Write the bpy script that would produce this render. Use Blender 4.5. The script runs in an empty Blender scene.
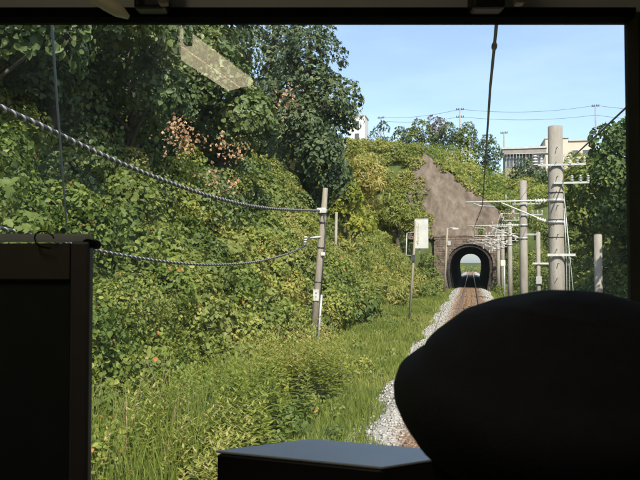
import bpy, bmesh, math, random
import numpy as np
from mathutils import Vector, Matrix

random.seed(7)
RNG = np.random.default_rng(11)
S = bpy.context.scene
COL = S.collection
rad = math.radians

# ------------------------------------------------------------------ camera
F_PX = 700.0                       # focal length in pixels of the 640 px wide photograph
CAM = np.array([0.10, 0.0, 2.60])  # x: metres right of the track centre, y: along the track, z: above rail top
YAW, PITCH = rad(12.17), rad(1.80)
F0 = np.array([-math.sin(YAW), math.cos(YAW), 0.0])
RT = np.array([math.cos(YAW), math.sin(YAW), 0.0])
FW = math.cos(PITCH) * F0 + np.array([0, 0, math.sin(PITCH)])
UP = -math.sin(PITCH) * F0 + np.array([0, 0, math.cos(PITCH)])
cd = bpy.data.cameras.new('camera')
cam = bpy.data.objects.new('camera', cd)
COL.objects.link(cam)
m = Matrix(((RT[0], UP[0], -FW[0], CAM[0]), (RT[1], UP[1], -FW[1], CAM[1]), (RT[2], UP[2], -FW[2], CAM[2]), (0, 0, 0, 1)))
cam.matrix_world = m
cd.sensor_width = 36.0
cd.lens = F_PX / 640.0 * 36.0
cd.clip_start = 0.02
cd.clip_end = 4000
cd.dof.use_dof = True
cd.dof.focus_distance = 28.0
cd.dof.aperture_fstop = 26.0
S.camera = cam

# ------------------------------------------------------------------ sky, sun, exposure
SUN_EL = rad(47)
SUN_DIR = np.array([0.42, -0.90, 0.0]); SUN_DIR /= np.linalg.norm(SUN_DIR)
W = bpy.data.worlds.new('World'); S.world = W; W.use_nodes = True
wn, wl = W.node_tree.nodes, W.node_tree.links
wn.clear()
wo = wn.new('ShaderNodeOutputWorld'); wb = wn.new('ShaderNodeBackground'); sk = wn.new('ShaderNodeTexSky')
sk.sky_type = 'NISHITA'; sk.sun_disc = False
sk.sun_elevation = SUN_EL
sk.sun_rotation = math.atan2(SUN_DIR[0], SUN_DIR[1])
sk.altitude = 50; sk.air_density = 1.0; sk.dust_density = 1.6; sk.ozone_density = 2.0
# thin, even veil of cirrus over the whole sky
tc = wn.new('ShaderNodeTexCoord'); mp = wn.new('ShaderNodeMapping'); mp.inputs['Scale'].default_value = (1.6, 1.6, 7.0)
nz = wn.new('ShaderNodeTexNoise'); nz.inputs['Scale'].default_value = 2.2; nz.inputs['Detail'].default_value = 6; nz.inputs['Roughness'].default_value = .55
rp = wn.new('ShaderNodeMapRange'); rp.inputs['From Min'].default_value = .42; rp.inputs['From Max'].default_value = .78
rp.inputs['To Min'].default_value = .08; rp.inputs['To Max'].default_value = .22
mx = wn.new('ShaderNodeMix'); mx.data_type = 'RGBA'; mx.inputs['B'].default_value = (6.6, 7.5, 8.6, 1)
wl.new(tc.outputs['Generated'], mp.inputs['Vector']); wl.new(mp.outputs['Vector'], nz.inputs['Vector'])
wl.new(nz.outputs['Fac'], rp.inputs['Value']); wl.new(rp.outputs['Result'], mx.inputs['Factor'])
wl.new(sk.outputs['Color'], mx.inputs['A']); wl.new(mx.outputs['Result'], wb.inputs['Color'])
wb.inputs['Strength'].default_value = 0.13
wl.new(wb.outputs['Background'], wo.inputs['Surface'])
sd = bpy.data.lights.new('sun', 'SUN'); sd.energy = 4.6; sd.angle = rad(0.5); sd.color = (1.0, .93, .80)
so = bpy.data.objects.new('sun', sd); COL.objects.link(so)
sv = Vector((SUN_DIR[0] * math.cos(SUN_EL), SUN_DIR[1] * math.cos(SUN_EL), math.sin(SUN_EL)))
so.rotation_euler = sv.to_track_quat('Z', 'Y').to_euler()
so.location = (0, 0, 60)
S.render.engine = 'CYCLES'
S.view_settings.view_transform = 'Standard'; S.view_settings.look = 'None'
S.view_settings.exposure = 0.92; S.view_settings.gamma = 1.0
S.cycles.max_bounces = 7; S.cycles.diffuse_bounces = 3; S.cycles.transparent_max_bounces = 12

# ------------------------------------------------------------------ helpers
def ray(px, py):
    return FW + RT * (px - 320) / F_PX + UP * (240 - py) / F_PX

def at_y(px, py, y):
    r = ray(px, py); return CAM + r * (y - CAM[1]) / r[1]

def at_z(px, py, z):
    r = ray(px, py); return CAM + r * (z - CAM[2]) / r[2]

def at_x(px, py, x):
    r = ray(px, py); return CAM + r * (x - CAM[0]) / r[0]

def at_v(px, py, v):
    r = ray(px, py); return CAM + r * v / (r @ F0)

def loc(u, v, z):
    p = CAM + RT * u + F0 * v; return np.array([p[0], p[1], z])

def project(P):
    d = P - CAM
    w = d @ FW
    w = np.where(np.abs(w) < 1e-4, 1e-4, w)
    return 320 + F_PX * (d @ RT) / w, 240 - F_PX * (d @ UP) / w, w

def tag(o, label=None, cat=None, group=None, kind=None):
    if label: o['label'] = label
    if cat: o['category'] = cat
    if group: o['group'] = group
    if kind: o['kind'] = kind
    return o

def empty(name, p=(0, 0, 0)):
    o = bpy.data.objects.new(name, None); COL.objects.link(o); o.location = tuple(p)
    o.empty_display_size = .2
    return o

def link(name, me, mat=None, parent=None):
    o = bpy.data.objects.new(name, me); COL.objects.link(o)
    if mat is not None and not me.materials: me.materials.append(mat)
    if parent is not None:
        o.parent = parent
        if parent.type == 'EMPTY': o.matrix_parent_inverse = Matrix.Translation(parent.location).inverted()
    return o

class MB:
    """collects shapes (world coordinates) and builds one mesh object"""
    def __init__(s): s.v, s.f, s.smooth = [], [], []
    def add(s, vs, fs, smooth=False):
        n = len(s.v); s.v += [tuple(map(float, p)) for p in vs]
        s.f += [tuple(i + n for i in f) for f in fs]; s.smooth += [smooth] * len(fs)
        return s
    def box(s, lo, hi, M=None):
        (x0, y0, z0), (x1, y1, z1) = lo, hi
        vs = [(x0, y0, z0), (x1, y0, z0), (x1, y1, z0), (x0, y1, z0), (x0, y0, z1), (x1, y0, z1), (x1, y1, z1), (x0, y1, z1)]
        if M is not None: vs = [M(p) for p in vs]
        return s.add(vs, [(0, 3, 2, 1), (4, 5, 6, 7), (0, 1, 5, 4), (1, 2, 6, 5), (2, 3, 7, 6), (3, 0, 4, 7)])
    def tube(s, pts, r, n=8, caps=True, smooth=True):
        pts = [np.array(p, float) for p in pts]
        rs = r if isinstance(r, (list, tuple, np.ndarray)) else [r] * len(pts)
        rings = []
        a = None
        for i, p in enumerate(pts):
            t = pts[min(i + 1, len(pts) - 1)] - pts[max(i - 1, 0)]
            t = t / (np.linalg.norm(t) + 1e-9)
            if a is None:
                a = np.cross(t, [0, 0, 1.0])
                if np.linalg.norm(a) < 1e-3: a = np.cross(t, [0, 1.0, 0])
            a = a - t * (a @ t); a /= np.linalg.norm(a) + 1e-9
            b = np.cross(t, a)
            rings.append([p + rs[i] * (a * math.cos(2 * math.pi * k / n) + b * math.sin(2 * math.pi * k / n)) for k in range(n)])
        vs = [q for ring in rings for q in ring]; fs = []
        for i in range(len(pts) - 1):
            for k in range(n):
                fs.append((i * n + k, i * n + (k + 1) % n, (i + 1) * n + (k + 1) % n, (i + 1) * n + k))
        s.add(vs, fs, smooth)
        if caps:
            m0 = len(s.v) - len(vs)
            s.f.append(tuple(m0 + k for k in reversed(range(n)))); s.smooth.append(False)
            s.f.append(tuple(m0 + (len(pts) - 1) * n + k for k in range(n))); s.smooth.append(False)
        return s
    def lathe(s, c, prof, n=24, sx=1, sy=1, M=None):
        vs = []; fs = []
        for (r, z) in prof:
            for k in range(n):
                a = 2 * math.pi * k / n
                p = (c[0] + r * sx * math.cos(a), c[1] + r * sy * math.sin(a), c[2] + z)
                vs.append(M(p) if M else p)
        for i in range(len(prof) - 1):
            for k in range(n):
                fs.append((i * n + k, i * n + (k + 1) % n, (i + 1) * n + (k + 1) % n, (i + 1) * n + k))
        return s.add(vs, fs, True)
    def build(s, name, mat, parent=None, bevel=0):
        me = bpy.data.meshes.new(name); me.from_pydata(s.v, [], s.f)
        me.polygons.foreach_set('use_smooth', s.smooth); me.update()
        o = link(name, me, mat, parent)
        if bevel:
            b = o.modifiers.new('bevel', 'BEVEL'); b.width = bevel; b.segments = 2; b.limit_method = 'ANGLE'
        return o

def quads(name, V, F, mat, parent=None, attrs=None, smooth=False):
    me = bpy.data.meshes.new(name)
    V = np.asarray(V, np.float32); F = np.asarray(F, np.int32); k = F.shape[1]
    me.vertices.add(len(V)); me.vertices.foreach_set('co', V.ravel())
    me.loops.add(F.size); me.loops.foreach_set('vertex_index', F.ravel())
    me.polygons.add(len(F)); me.polygons.foreach_set('loop_start', np.arange(0, F.size, k, dtype=np.int32))
    me.polygons.foreach_set('loop_total', np.full(len(F), k, np.int32))
    if smooth: me.polygons.foreach_set('use_smooth', np.ones(len(F), bool))
    me.update(calc_edges=True); me.validate()
    for nm, arr in (attrs or {}).items():
        a = me.attributes.new(nm, 'FLOAT', 'POINT'); a.data.foreach_set('value', np.asarray(arr, np.float32))
    return link(name, me, mat, parent)

def hsh(ix, iy, iz):
    n = (ix * 374761393 + iy * 668265263 + iz * 2147483647) & 0xffffffff
    n = ((n ^ (n >> 13)) * 1274126177) & 0xffffffff
    return ((n ^ (n >> 16)) & 0xffff) / 65535.0

def vnoise(x, y, z=0.0):
    x, y, z = np.broadcast_arrays(np.asarray(x, float), np.asarray(y, float), np.asarray(z, float))
    ix, iy, iz = np.floor(x).astype(np.int64), np.floor(y).astype(np.int64), np.floor(z).astype(np.int64)
    fx, fy, fz = x - ix, y - iy, z - iz
    fx, fy, fz = [t * t * (3 - 2 * t) for t in (fx, fy, fz)]
    r = 0
    for dx in (0, 1):
        for dy in (0, 1):
            for dz in (0, 1):
                w = (fx if dx else 1 - fx) * (fy if dy else 1 - fy) * (fz if dz else 1 - fz)
                r = r + w * hsh(ix + dx, iy + dy, iz + dz)
    return r

# ------------------------------------------------------------------ materials
MATS = {}
def mat(name, c, rough=.6, metal=0, c2=None, scale=8, bump=0, bscale=40, spec=.4, stretch=None, detail=6):
    if name in MATS: return MATS[name]
    M = bpy.data.materials.new(name); M.use_nodes = True
    nt = M.node_tree; b = nt.nodes['Principled BSDF']
    b.inputs['Roughness'].default_value = rough; b.inputs['Metallic'].default_value = metal
    b.inputs['Specular IOR Level'].default_value = spec
    b.inputs['Base Color'].default_value = (*c, 1)
    tc = nt.nodes.new('ShaderNodeTexCoord'); vec = tc.outputs['Object']
    if stretch:
        mp = nt.nodes.new('ShaderNodeMapping'); mp.inputs['Scale'].default_value = stretch
        nt.links.new(vec, mp.inputs['Vector']); vec = mp.outputs['Vector']
    if c2:
        n = nt.nodes.new('ShaderNodeTexNoise'); n.inputs['Scale'].default_value = scale; n.inputs['Detail'].default_value = detail
        n.inputs['Roughness'].default_value = .65
        r = nt.nodes.new('ShaderNodeValToRGB'); r.color_ramp.elements[0].position = .35; r.color_ramp.elements[1].position = .68
        r.color_ramp.elements[0].color = (*c, 1); r.color_ramp.elements[1].color = (*c2, 1)
        nt.links.new(vec, n.inputs['Vector']); nt.links.new(n.outputs['Fac'], r.inputs['Fac']); nt.links.new(r.outputs['Color'], b.inputs['Base Color'])
    if bump:
        n = nt.nodes.new('ShaderNodeTexNoise'); n.inputs['Scale'].default_value = bscale; n.inputs['Detail'].default_value = 8
        bp = nt.nodes.new('ShaderNodeBump'); bp.inputs['Strength'].default_value = bump; bp.inputs['Distance'].default_value = .05
        nt.links.new(vec, n.inputs['Vector']); nt.links.new(n.outputs['Fac'], bp.inputs['Height']); nt.links.new(bp.outputs['Normal'], b.inputs['Normal'])
    MATS[name] = M
    return M

def leaf_mat(name, stops, rough=.55, trans=.42, spec=.25):
    """colour chosen per leaf through the attribute rnd"""
    M = bpy.data.materials.new(name); M.use_nodes = True
    nt = M.node_tree; b = nt.nodes['Principled BSDF']; out = nt.nodes['Material Output']
    b.inputs['Roughness'].default_value = rough; b.inputs['Specular IOR Level'].default_value = spec
    a = nt.nodes.new('ShaderNodeAttribute'); a.attribute_name = 'rnd'
    r = nt.nodes.new('ShaderNodeValToRGB'); cr = r.color_ramp
    while len(cr.elements) < len(stops): cr.elements.new(.5)
    for e, (p, c) in zip(cr.elements, stops): e.position = p; e.color = (*c, 1)
    t = nt.nodes.new('ShaderNodeBsdfTranslucent'); mxs = nt.nodes.new('ShaderNodeMixShader'); mxs.inputs[0].default_value = trans
    nt.links.new(a.outputs['Fac'], r.inputs['Fac'])
    hs = nt.nodes.new('ShaderNodeHueSaturation'); hs.inputs['Value'].default_value = 1.25; hs.inputs['Saturation'].default_value = 1.1
    nt.links.new(r.outputs['Color'], hs.inputs['Color'])
    nt.links.new(r.outputs['Color'], b.inputs['Base Color']); nt.links.new(hs.outputs['Color'], t.inputs['Color'])
    nt.links.new(b.outputs['BSDF'], mxs.inputs[1]); nt.links.new(t.outputs['BSDF'], mxs.inputs[2]); nt.links.new(mxs.outputs[0], out.inputs['Surface'])
    MATS[name] = M
    return M

soil = mat('soil', (.045, .060, .020), .95, c2=(.085, .105, .036), scale=1.2, bump=.5, bscale=5, spec=.1)  # ground green kept dark to stand in for shadow between leaves
rock = mat('rock', (.088, .069, .054), .95, c2=(.172, .138, .110), scale=1.5, bump=.8, bscale=7, spec=.1, stretch=(1, 1, .28), detail=14)
stone = mat('portal_stone', (.075, .056, .043), .9, c2=(.20, .155, .12), scale=2.2, bump=.6, bscale=6, spec=.15)
mortar = mat('portal_mortar', (.09, .072, .058), .95, c2=(.15, .12, .1), scale=3)
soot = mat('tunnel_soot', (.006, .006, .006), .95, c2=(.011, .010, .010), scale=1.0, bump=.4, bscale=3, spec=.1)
concrete = mat('concrete', (.20, .183, .158), .85, c2=(.315, .292, .255), scale=3.5, bump=.25, bscale=30, spec=.25, stretch=(1, 1, .25))
old_pole = mat('weathered_pole', (.20, .175, .14), .85, c2=(.31, .275, .225), scale=6, bump=.4, bscale=24, spec=.2, stretch=(3, 3, .3))
galv = mat('galvanised', (.34, .35, .35), .5, metal=.4, c2=(.48, .49, .48), scale=14)
whitep = mat('white_paint', (.36, .36, .34), .6, c2=(.55, .55, .52), scale=6)
porcelain = mat('porcelain', (.42, .42, .40), .3, c2=(.62, .62, .60), scale=12)
steel_dark = mat('dark_steel', (.045, .045, .048), .5, metal=.3, c2=(.075, .07, .068), scale=10)
wirem = mat('wire', (.07, .072, .075), .55, metal=.4, c2=(.10, .10, .10), scale=30)
cable_black = mat('cable_black', (.035, .035, .04), .5, c2=(.055, .055, .06), scale=20)
cable_grey = mat('cable_grey', (.27, .27, .275), .5, c2=(.38, .38, .38), scale=9)
railm = mat('rail_steel', (.15, .085, .05), .6, metal=.3, c2=(.22, .14, .085), scale=6)
railtop = mat('rail_head', (.5, .48, .45), .28, metal=.9, c2=(.42, .40, .38), scale=5)
wood = mat('sleeper_wood', (.10, .060, .036), .9, c2=(.17, .105, .065), scale=5, bump=.4, bscale=20, stretch=(.3, 3, 3))
bark = mat('bark', (.055, .043, .033), .9, c2=(.11, .09, .07), scale=7, bump=.6, bscale=15, stretch=(2, 2, .4))
twig = mat('twig', (.16, .10, .07), .8, c2=(.22, .15, .10), scale=7)

G = dict(
 kudzu=leaf_mat('leaf_kudzu', [(0, (0.084, 0.131, .030)), (.30, (0.150, 0.200, .042)), (.62, (0.246, 0.278, .062)), (.88, (0.336, 0.331, .090)), (.96, (0.396, 0.326, .09)), (.99, (0.456, 0.210, .07))]),
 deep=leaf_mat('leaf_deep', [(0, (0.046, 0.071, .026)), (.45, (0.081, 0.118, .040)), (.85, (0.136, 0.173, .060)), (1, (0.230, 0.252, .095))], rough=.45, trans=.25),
 big=leaf_mat('leaf_big', [(0, (0.083, 0.123, .030)), (.5, (0.153, 0.189, .046)), (1, (0.254, 0.265, .078))], trans=.35),
 cedar=leaf_mat('leaf_cedar', [(0, (0.039, 0.061, .032)), (.5, (0.067, 0.097, .046)), (1, (0.121, 0.152, .066))], trans=.2),
 lime=leaf_mat('leaf_lime', [(0, (.14, .17, .024)), (.5, (.24, .26, .040)), (1, (.34, .33, .065))]),
 bamboo=leaf_mat('leaf_bamboo', [(0, (0.144, 0.179, .044)), (.45, (0.234, 0.257, .065)), (.8, (0.342, 0.315, .095)), (1, (0.456, 0.357, .15))]),
 far=leaf_mat('leaf_far', [(0, (.040, .070, .034)), (.5, (.070, .105, .048)), (1, (.125, .155, .07))], trans=.3),
 plum=leaf_mat('leaf_plum', [(0, (.095, .080, .062)), (.5, (.15, .115, .095)), (1, (.20, .165, .115))], trans=.25),
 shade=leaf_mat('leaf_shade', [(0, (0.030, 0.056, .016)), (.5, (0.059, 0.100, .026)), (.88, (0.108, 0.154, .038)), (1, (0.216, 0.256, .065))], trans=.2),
 grass=leaf_mat('leaf_grass', [(0, (0.102, 0.147, .026)), (.5, (0.192, 0.231, .045)), (.85, (0.294, 0.299, .080)), (1, (0.456, 0.357, .16))], trans=.4),
 seed=leaf_mat('seed_head', [(0, (.28, .15, .09)), (.5, (.42, .25, .14)), (1, (.52, .36, .20))], trans=.3),
 straw=leaf_mat('dry_stem', [(0, (.22, .15, .09)), (1, (.34, .27, .16))], trans=.2))

# ------------------------------------------------------------------ foliage builders
T_BROAD = (np.array([(0, 0, 0), (.40, .30, .10), (.30, .72, .08), (0, 1.05, -.08), (-.30, .72, .08), (-.40, .30, .10)]), np.array([(0, 1, 2, 3), (0, 3, 4, 5)]))
T_LOBED = (np.array([(0, 0, 0), (.34, .05, .06), (.62, .42, .02), (.30, .46, .07), (.34, .82, .03), (0, 1.15, -.06),
                     (-.34, .05, .06), (-.62, .42, .02), (-.30, .46, .07), (-.34, .82, .03)]),
           np.array([(0, 1, 2, 3), (0, 3, 4, 5), (0, 5, 9, 8), (0, 8, 7, 6)]))
T_NARROW = (np.array([(0, 0, 0), (.11, .4, .03), (0, 1.1, -.12), (-.11, .4, .03)]), np.array([(0, 1, 2, 3)]))
T_TUFT = (np.array([(0, 0, 0), (.34, .45, .05), (.10, .9, 0), (-.16, .42, .02), (0, .1, .0), (-.42, .55, .12), (-.3, .95, .05), (-.05, .5, .08)]),
          np.array([(0, 1, 2, 3), (4, 7, 6, 5)]))

def unit(a): return a / (np.linalg.norm(a, axis=-1, keepdims=True) + 1e-9)

def leaves(name, P, N, size, tmpl, material, parent=None, tint=None, droop=.45, jitter=.55, rng=RNG):
    n = len(P); tv, tf = tmpl
    N = unit(unit(N) + rng.normal(0, jitter, (n, 3)))
    D = rng.normal(0, 1, (n, 3)); D[:, 2] -= droop * 2.2
    D = unit(D - N * np.sum(D * N, 1, keepdims=True))          # leaf axis, hanging down on average
    X = np.cross(D, N)
    s = size[:, None, None]
    V = P[:, None, :] + s * (tv[None, :, 0:1] * X[:, None] + tv[None, :, 1:2] * D[:, None] + tv[None, :, 2:3] * N[:, None])
    V = V - s * .5 * D[:, None]
    k = len(tv)
    Fc = (tf[None] + (np.arange(n) * k)[:, None, None]).reshape(-1, 4)
    r = rng.random(n) if tint is None else np.clip(tint + rng.normal(0, .16, n), 0, .95)
    r = np.where(rng.random(n) < .010, 1.0, r)
    o = quads(name, V.reshape(-1, 3), Fc, material, parent, {'rnd': np.repeat(r, k)})
    return o

def lobe_points(C, R, dens, rng=RNG, squash=.85, face_cam=True, cull=True):
    """points and normals on the shells of many lobes; C (n,3), R (n,), dens points per m2"""
    Ps, Ns, Ts = [], [], []
    for c, r in zip(C, R):
        n = max(6, int(4 * math.pi * r * r * dens))
        d = unit(rng.normal(0, 1, (n, 3)))
        keep = d[:, 2] > -.55
        if face_cam:
            vdir = unit(CAM - c); keep &= (d @ vdir) > -.22
        d = d[keep]
        bump = .80 + .34 * vnoise(d[:, 0] * 2.3 + c[0], d[:, 1] * 2.3 + c[1], d[:, 2] * 2.3 + c[2])
        rr = r * bump * (1 - .30 * rng.random(len(d)) ** 2.2)
        p = c + d * rr[:, None] * np.array([1, 1, squash])
        Ps.append(p); Ns.append(d + np.array([0, 0, .35])); Ts.append(np.full(len(d), rng.random()))
    P, N, T = np.concatenate(Ps), np.concatenate(Ns), np.concatenate(Ts)
    if cull and len(C) > 1:
        ins = np.zeros(len(P), bool)
        for c, r in zip(C, R):
            q = (P - c) / np.array([1, 1, squash]); ins |= (q * q).sum(1) < (.62 * r) ** 2
        P, N, T = P[~ins], N[~ins], T[~ins]
    return P, N, T

def branch_path(a, b, sag=.15, n=5, rng=RNG):
    a, b = np.array(a, float), np.array(b, float); L = np.linalg.norm(b - a)
    return [a + (b - a) * t + np.array([0, 0, math.sin(t * math.pi) * sag * L]) + rng.normal(0, .03 * L, 3) * (0 < t < 1) for t in np.linspace(0, 1, n)]

def make_tree(name, label, base, height, crown_r, leaf, tmpl, lsize, dens, nl=14, low=.25, group=None, seed=0, squash=1.0, trunk_r=None, tint=None, top_taper=0., lean=(0, 0), cat='tree'):
    rng = np.random.default_rng(seed)
    base = np.array(base, float)
    t = empty(name, base); tag(t, label, cat, group)
    tr = trunk_r or .028 * height
    cz = height * (low + (1 - low) * .5); hz = height * (1 - low) * .5
    C, R = [], []
    for i in range(nl):
        for _ in range(30):
            q = rng.uniform(-1, 1, 3)
            if q @ q < 1: break
        zt = (q[2] + 1) / 2
        w = crown_r * (1 - top_taper * zt)
        C.append(base + np.array([q[0] * w * .78 + lean[0] * zt, q[1] * w * .78 + lean[1] * zt, cz + q[2] * hz * .80]))
        R.append(crown_r * rng.uniform(.34, .52) * (1 - top_taper * .6 * zt))
    C.append(base + np.array([lean[0], lean[1], height * .90])); R.append(crown_r * .36 * (1 - top_taper * .6))
    C, R = np.array(C), np.array(R)
    top = base + np.array([lean[0] * .6, lean[1] * .6, height * .74])
    tm = MB().tube(branch_path(base - np.array([0, 0, .5]), top, 0, 7, rng), list(np.linspace(tr * 1.25, tr * .35, 7)), 7)
    tk = tm.build('trunk', bark, t)
    lm = MB()
    for c in C[::2]:
        zf = min(max((c[2] - base[2]) / (height) - .22, .15), .68)
        a = base + (top - base) * (zf / .74)
        lm.tube(branch_path(a, c, .08, 4, rng), list(np.linspace(tr * .42, tr * .10, 4)), 5, caps=False)
    lm.build('limb', bark, tk)
    P, N, T = lobe_points(C, R, dens, rng, squash)
    sz = lsize * rng.uniform(.65, 1.25, len(P))
    tt = (.18 + .64 * T) if tint is None else tint + .25 * (T - .5)
    leaves('crown', P, N, sz, tmpl, leaf, t, tint=tt, rng=rng)
    return t

# ------------------------------------------------------------------ terrain
def sstep(t): t = np.clip(t, 0, 1); return t * t * (3 - 2 * t)

GZ = -.45
PORTAL_Y = 74.4
def foot_left(y): return np.interp(y, [0, 26, 40, 75], [-6.1, -6.2, -4.9, -4.6])
def foot_right(y): return np.interp(y, [0, 40, 75], [4.3, 4.3, 3.4])

def terrain(x, y):
    x, y = np.asarray(x, float), np.asarray(y, float)
    n = (vnoise(x * .35, y * .35) - .5) * .9 + (vnoise(x * .9 + 7, y * .9) - .5) * .35
    sl = foot_left(y) - x
    zm = np.interp(y, [0, 38, 62], [10.5, 10.5, 14.5])
    left = np.where(sl > 0, np.minimum(1.22 * sl, zm + .16 * (sl - zm / 1.22)), 0)
    sr = x - foot_right(y)
    zr = np.interp(y, [0, 40, 75], [5.5, 6.5, 9.0])
    right = np.where(sr > 0, np.minimum(.95 * sr, zr + .22 * (sr - zr / .95)), 0)
    side = GZ + np.maximum(left, right)
    zc = np.interp(x, [-14, -4.8, 3.2, 6, 12, 40], [16, 15.2, 8.0, 8.3, 10, 13])
    yc = 75.0 + (zc - 5) * .55
    ramp = 5.2 + (zc - 5.2) * np.clip((y - 75.0) / np.maximum(yc - 75.0, .1), 0, 1)
    plat = np.interp(x, [-2, 5], [17.0, 13.6])
    back = zc + (plat - zc) * sstep((y - yc) / (100 - yc)) * (y > yc)
    end = np.where(y < 74.9, -9, np.where(y < yc, ramp, back))
    w = np.clip(np.maximum(np.maximum(sl, sr) * .5, (y > 75) * 1.0), 0, 1)
    return np.maximum(side, end) + n * w + (vnoise(x * .7, y * .7) - .5) * .10

# the far plain, one sheet to the horizon
MB().add([(-1500, -300, -.62), (1500, -300, -.62), (1500, 2500, -.62), (-1500, 2500, -.62)], [(0, 1, 2, 3)]).build('ground', soil)['kind'] = 'structure'
xs = np.concatenate([np.arange(-46, -8, 1.0), np.arange(-8, 8.01, .5), np.arange(9, 47, 1.0)])
ys = np.concatenate([np.arange(-16, 72, 1.0), np.arange(72, 90, .5), np.arange(90, 139, 1.5)])
X, Y = np.meshgrid(xs, ys)
Z = terrain(X, Y)
nx = len(xs)
V = np.stack([X, Y, Z], -1).reshape(-1, 3)
ii, jj = np.meshgrid(np.arange(nx - 1), np.arange(len(ys) - 1))
xm = (xs[:-1] + xs[1:]) / 2; ym = (ys[:-1] + ys[1:]) / 2
XM, YM = np.meshgrid(xm, ym)
keep = ~((np.abs(XM) < 3.1) & (YM > 73.9) & (YM < 75.1))
isrock = (YM > 74.4) & (YM < 84) & (XM > -5.4 + .0 * YM) & (XM < 3.9)
ZM = terrain(XM, YM)
zlim = 15.4 - .9 * (XM + 4.8)
isrock &= (ZM < zlim + .8) & (XM > -3.7 - .19 * (ZM - 5.5))
q = (jj * nx + ii); FQ = np.stack([q, q + 1, q + nx + 1, q + nx], -1)
quads('hillside', V, FQ[keep & ~isrock], soil, smooth=True)['kind'] = 'structure'
# the rock face over the tunnel: finer sheet with its own relief, lying on the cut slope
rx = np.arange(-6.4, 5.0, .22); rt = np.arange(0, 1.001, .02)
RX, RTT = np.meshgrid(rx, rt)
zc = np.interp(RX, [-14, -4.8, 3.2, 6, 12, 40], [16, 15.2, 8.0, 8.3, 10, 13])
RZ = 5.0 + (zc - 5.0) * RTT
RY = 74.75 + (zc - 5) * .55 * RTT - .22
RY = RY - (vnoise(RX * .4, RZ * .25) - .5) * .8 - (vnoise(RX * 1.3 + 3, RZ * .5) - .5) * .35 - (vnoise(RX * 3.9, RZ * 1.9) - .5) * .20
RX2 = RX - .19 * (RZ - 5.5) * .25
qi, qj = np.meshgrid(np.arange(len(rx) - 1), np.arange(len(rt) - 1)); q = qj * len(rx) + qi
quads('rock_face', np.stack([RX2, RY, RZ], -1).reshape(-1, 3), np.stack([q, q + 1, q + len(rx) + 1, q + len(rx)], -1).reshape(-1, 4), rock, smooth=False)['kind'] = 'structure'

# ------------------------------------------------------------------ track
def ballast_mat():
    M = bpy.data.materials.new('ballast'); M.use_nodes = True
    nt = M.node_tree; b = nt.nodes['Principled BSDF']; b.inputs['Roughness'].default_value = .9; b.inputs['Specular IOR Level'].default_value = .2
    tc = nt.nodes.new('ShaderNodeTexCoord'); sp = nt.nodes.new('ShaderNodeSeparateXYZ'); ab = nt.nodes.new('ShaderNodeMath'); ab.operation = 'ABSOLUTE'
    n = nt.nodes.new('ShaderNodeTexNoise'); n.inputs['Scale'].default_value = 14; n.inputs['Detail'].default_value = 6
    mr = nt.nodes.new('ShaderNodeMapRange'); mr.inputs['From Min'].default_value = .75; mr.inputs['From Max'].default_value = 1.25
    ad = nt.nodes.new('ShaderNodeMath'); ad.operation = 'MULTIPLY_ADD'; ad.inputs[1].default_value = .5
    r1 = nt.nodes.new('ShaderNodeValToRGB'); r1.color_ramp.elements[0].color = (.10, .062, .038, 1); r1.color_ramp.elements[1].color = (.26, .17, .11, 1)
    r2 = nt.nodes.new('ShaderNodeValToRGB'); r2.color_ramp.elements[0].color = (.19, .18, .16, 1); r2.color_ramp.elements[1].color = (.42, .405, .375, 1)
    for r in (r1, r2): r.color_ramp.elements[0].position = .3; r.color_ramp.elements[1].position = .7
    mx = nt.nodes.new('ShaderNodeMix'); mx.data_type = 'RGBA'
    L = nt.links.new
    L(tc.outputs['Object'], sp.inputs[0]); L(sp.outputs['X'], ab.inputs[0]); L(tc.outputs['Object'], n.inputs['Vector'])
    L(n.outputs['Fac'], ad.inputs[0]); L(ab.outputs[0], ad.inputs[2]); L(ad.outputs[0], mr.inputs['Value']); mr.inputs['From Min'].default_value = 1.05; mr.inputs['From Max'].default_value = 1.5
    L(n.outputs['Fac'], r1.inputs['Fac']); L(n.outputs['Fac'], r2.inputs['Fac'])
    L(mr.outputs['Result'], mx.inputs['Factor']); L(r1.outputs['Color'], mx.inputs['A']); L(r2.outputs['Color'], mx.inputs['B']); L(mx.outputs['Result'], b.inputs['Base Color'])
    return M
ballast = ballast_mat()
bed = MB()
ysb = np.arange(-8, 205, 1.5); prof = [(-2.15, -.54), (-1.65, -.30), (-1.2, -.17), (1.2, -.17), (1.65, -.30), (2.15, -.54)]
vs = []; fs = []
for i, y in enumerate(ysb):
    for k, (x, z) in enumerate(prof):
        w = (hsh(np.int64(i), np.int64(k), np.int64(3)) - .5) * (.35 if k in (0, 5) else .12)
        vs.append((x + w, y, z))
for i in range(len(ysb) - 1):
    for k in range(5): fs.append((i * 6 + k, i * 6 + k + 1, i * 6 + 7 + k, i * 6 + 6 + k))
bo = bed.add(vs, fs).build('track_bed', ballast); bo['kind'] = 'structure'
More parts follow.
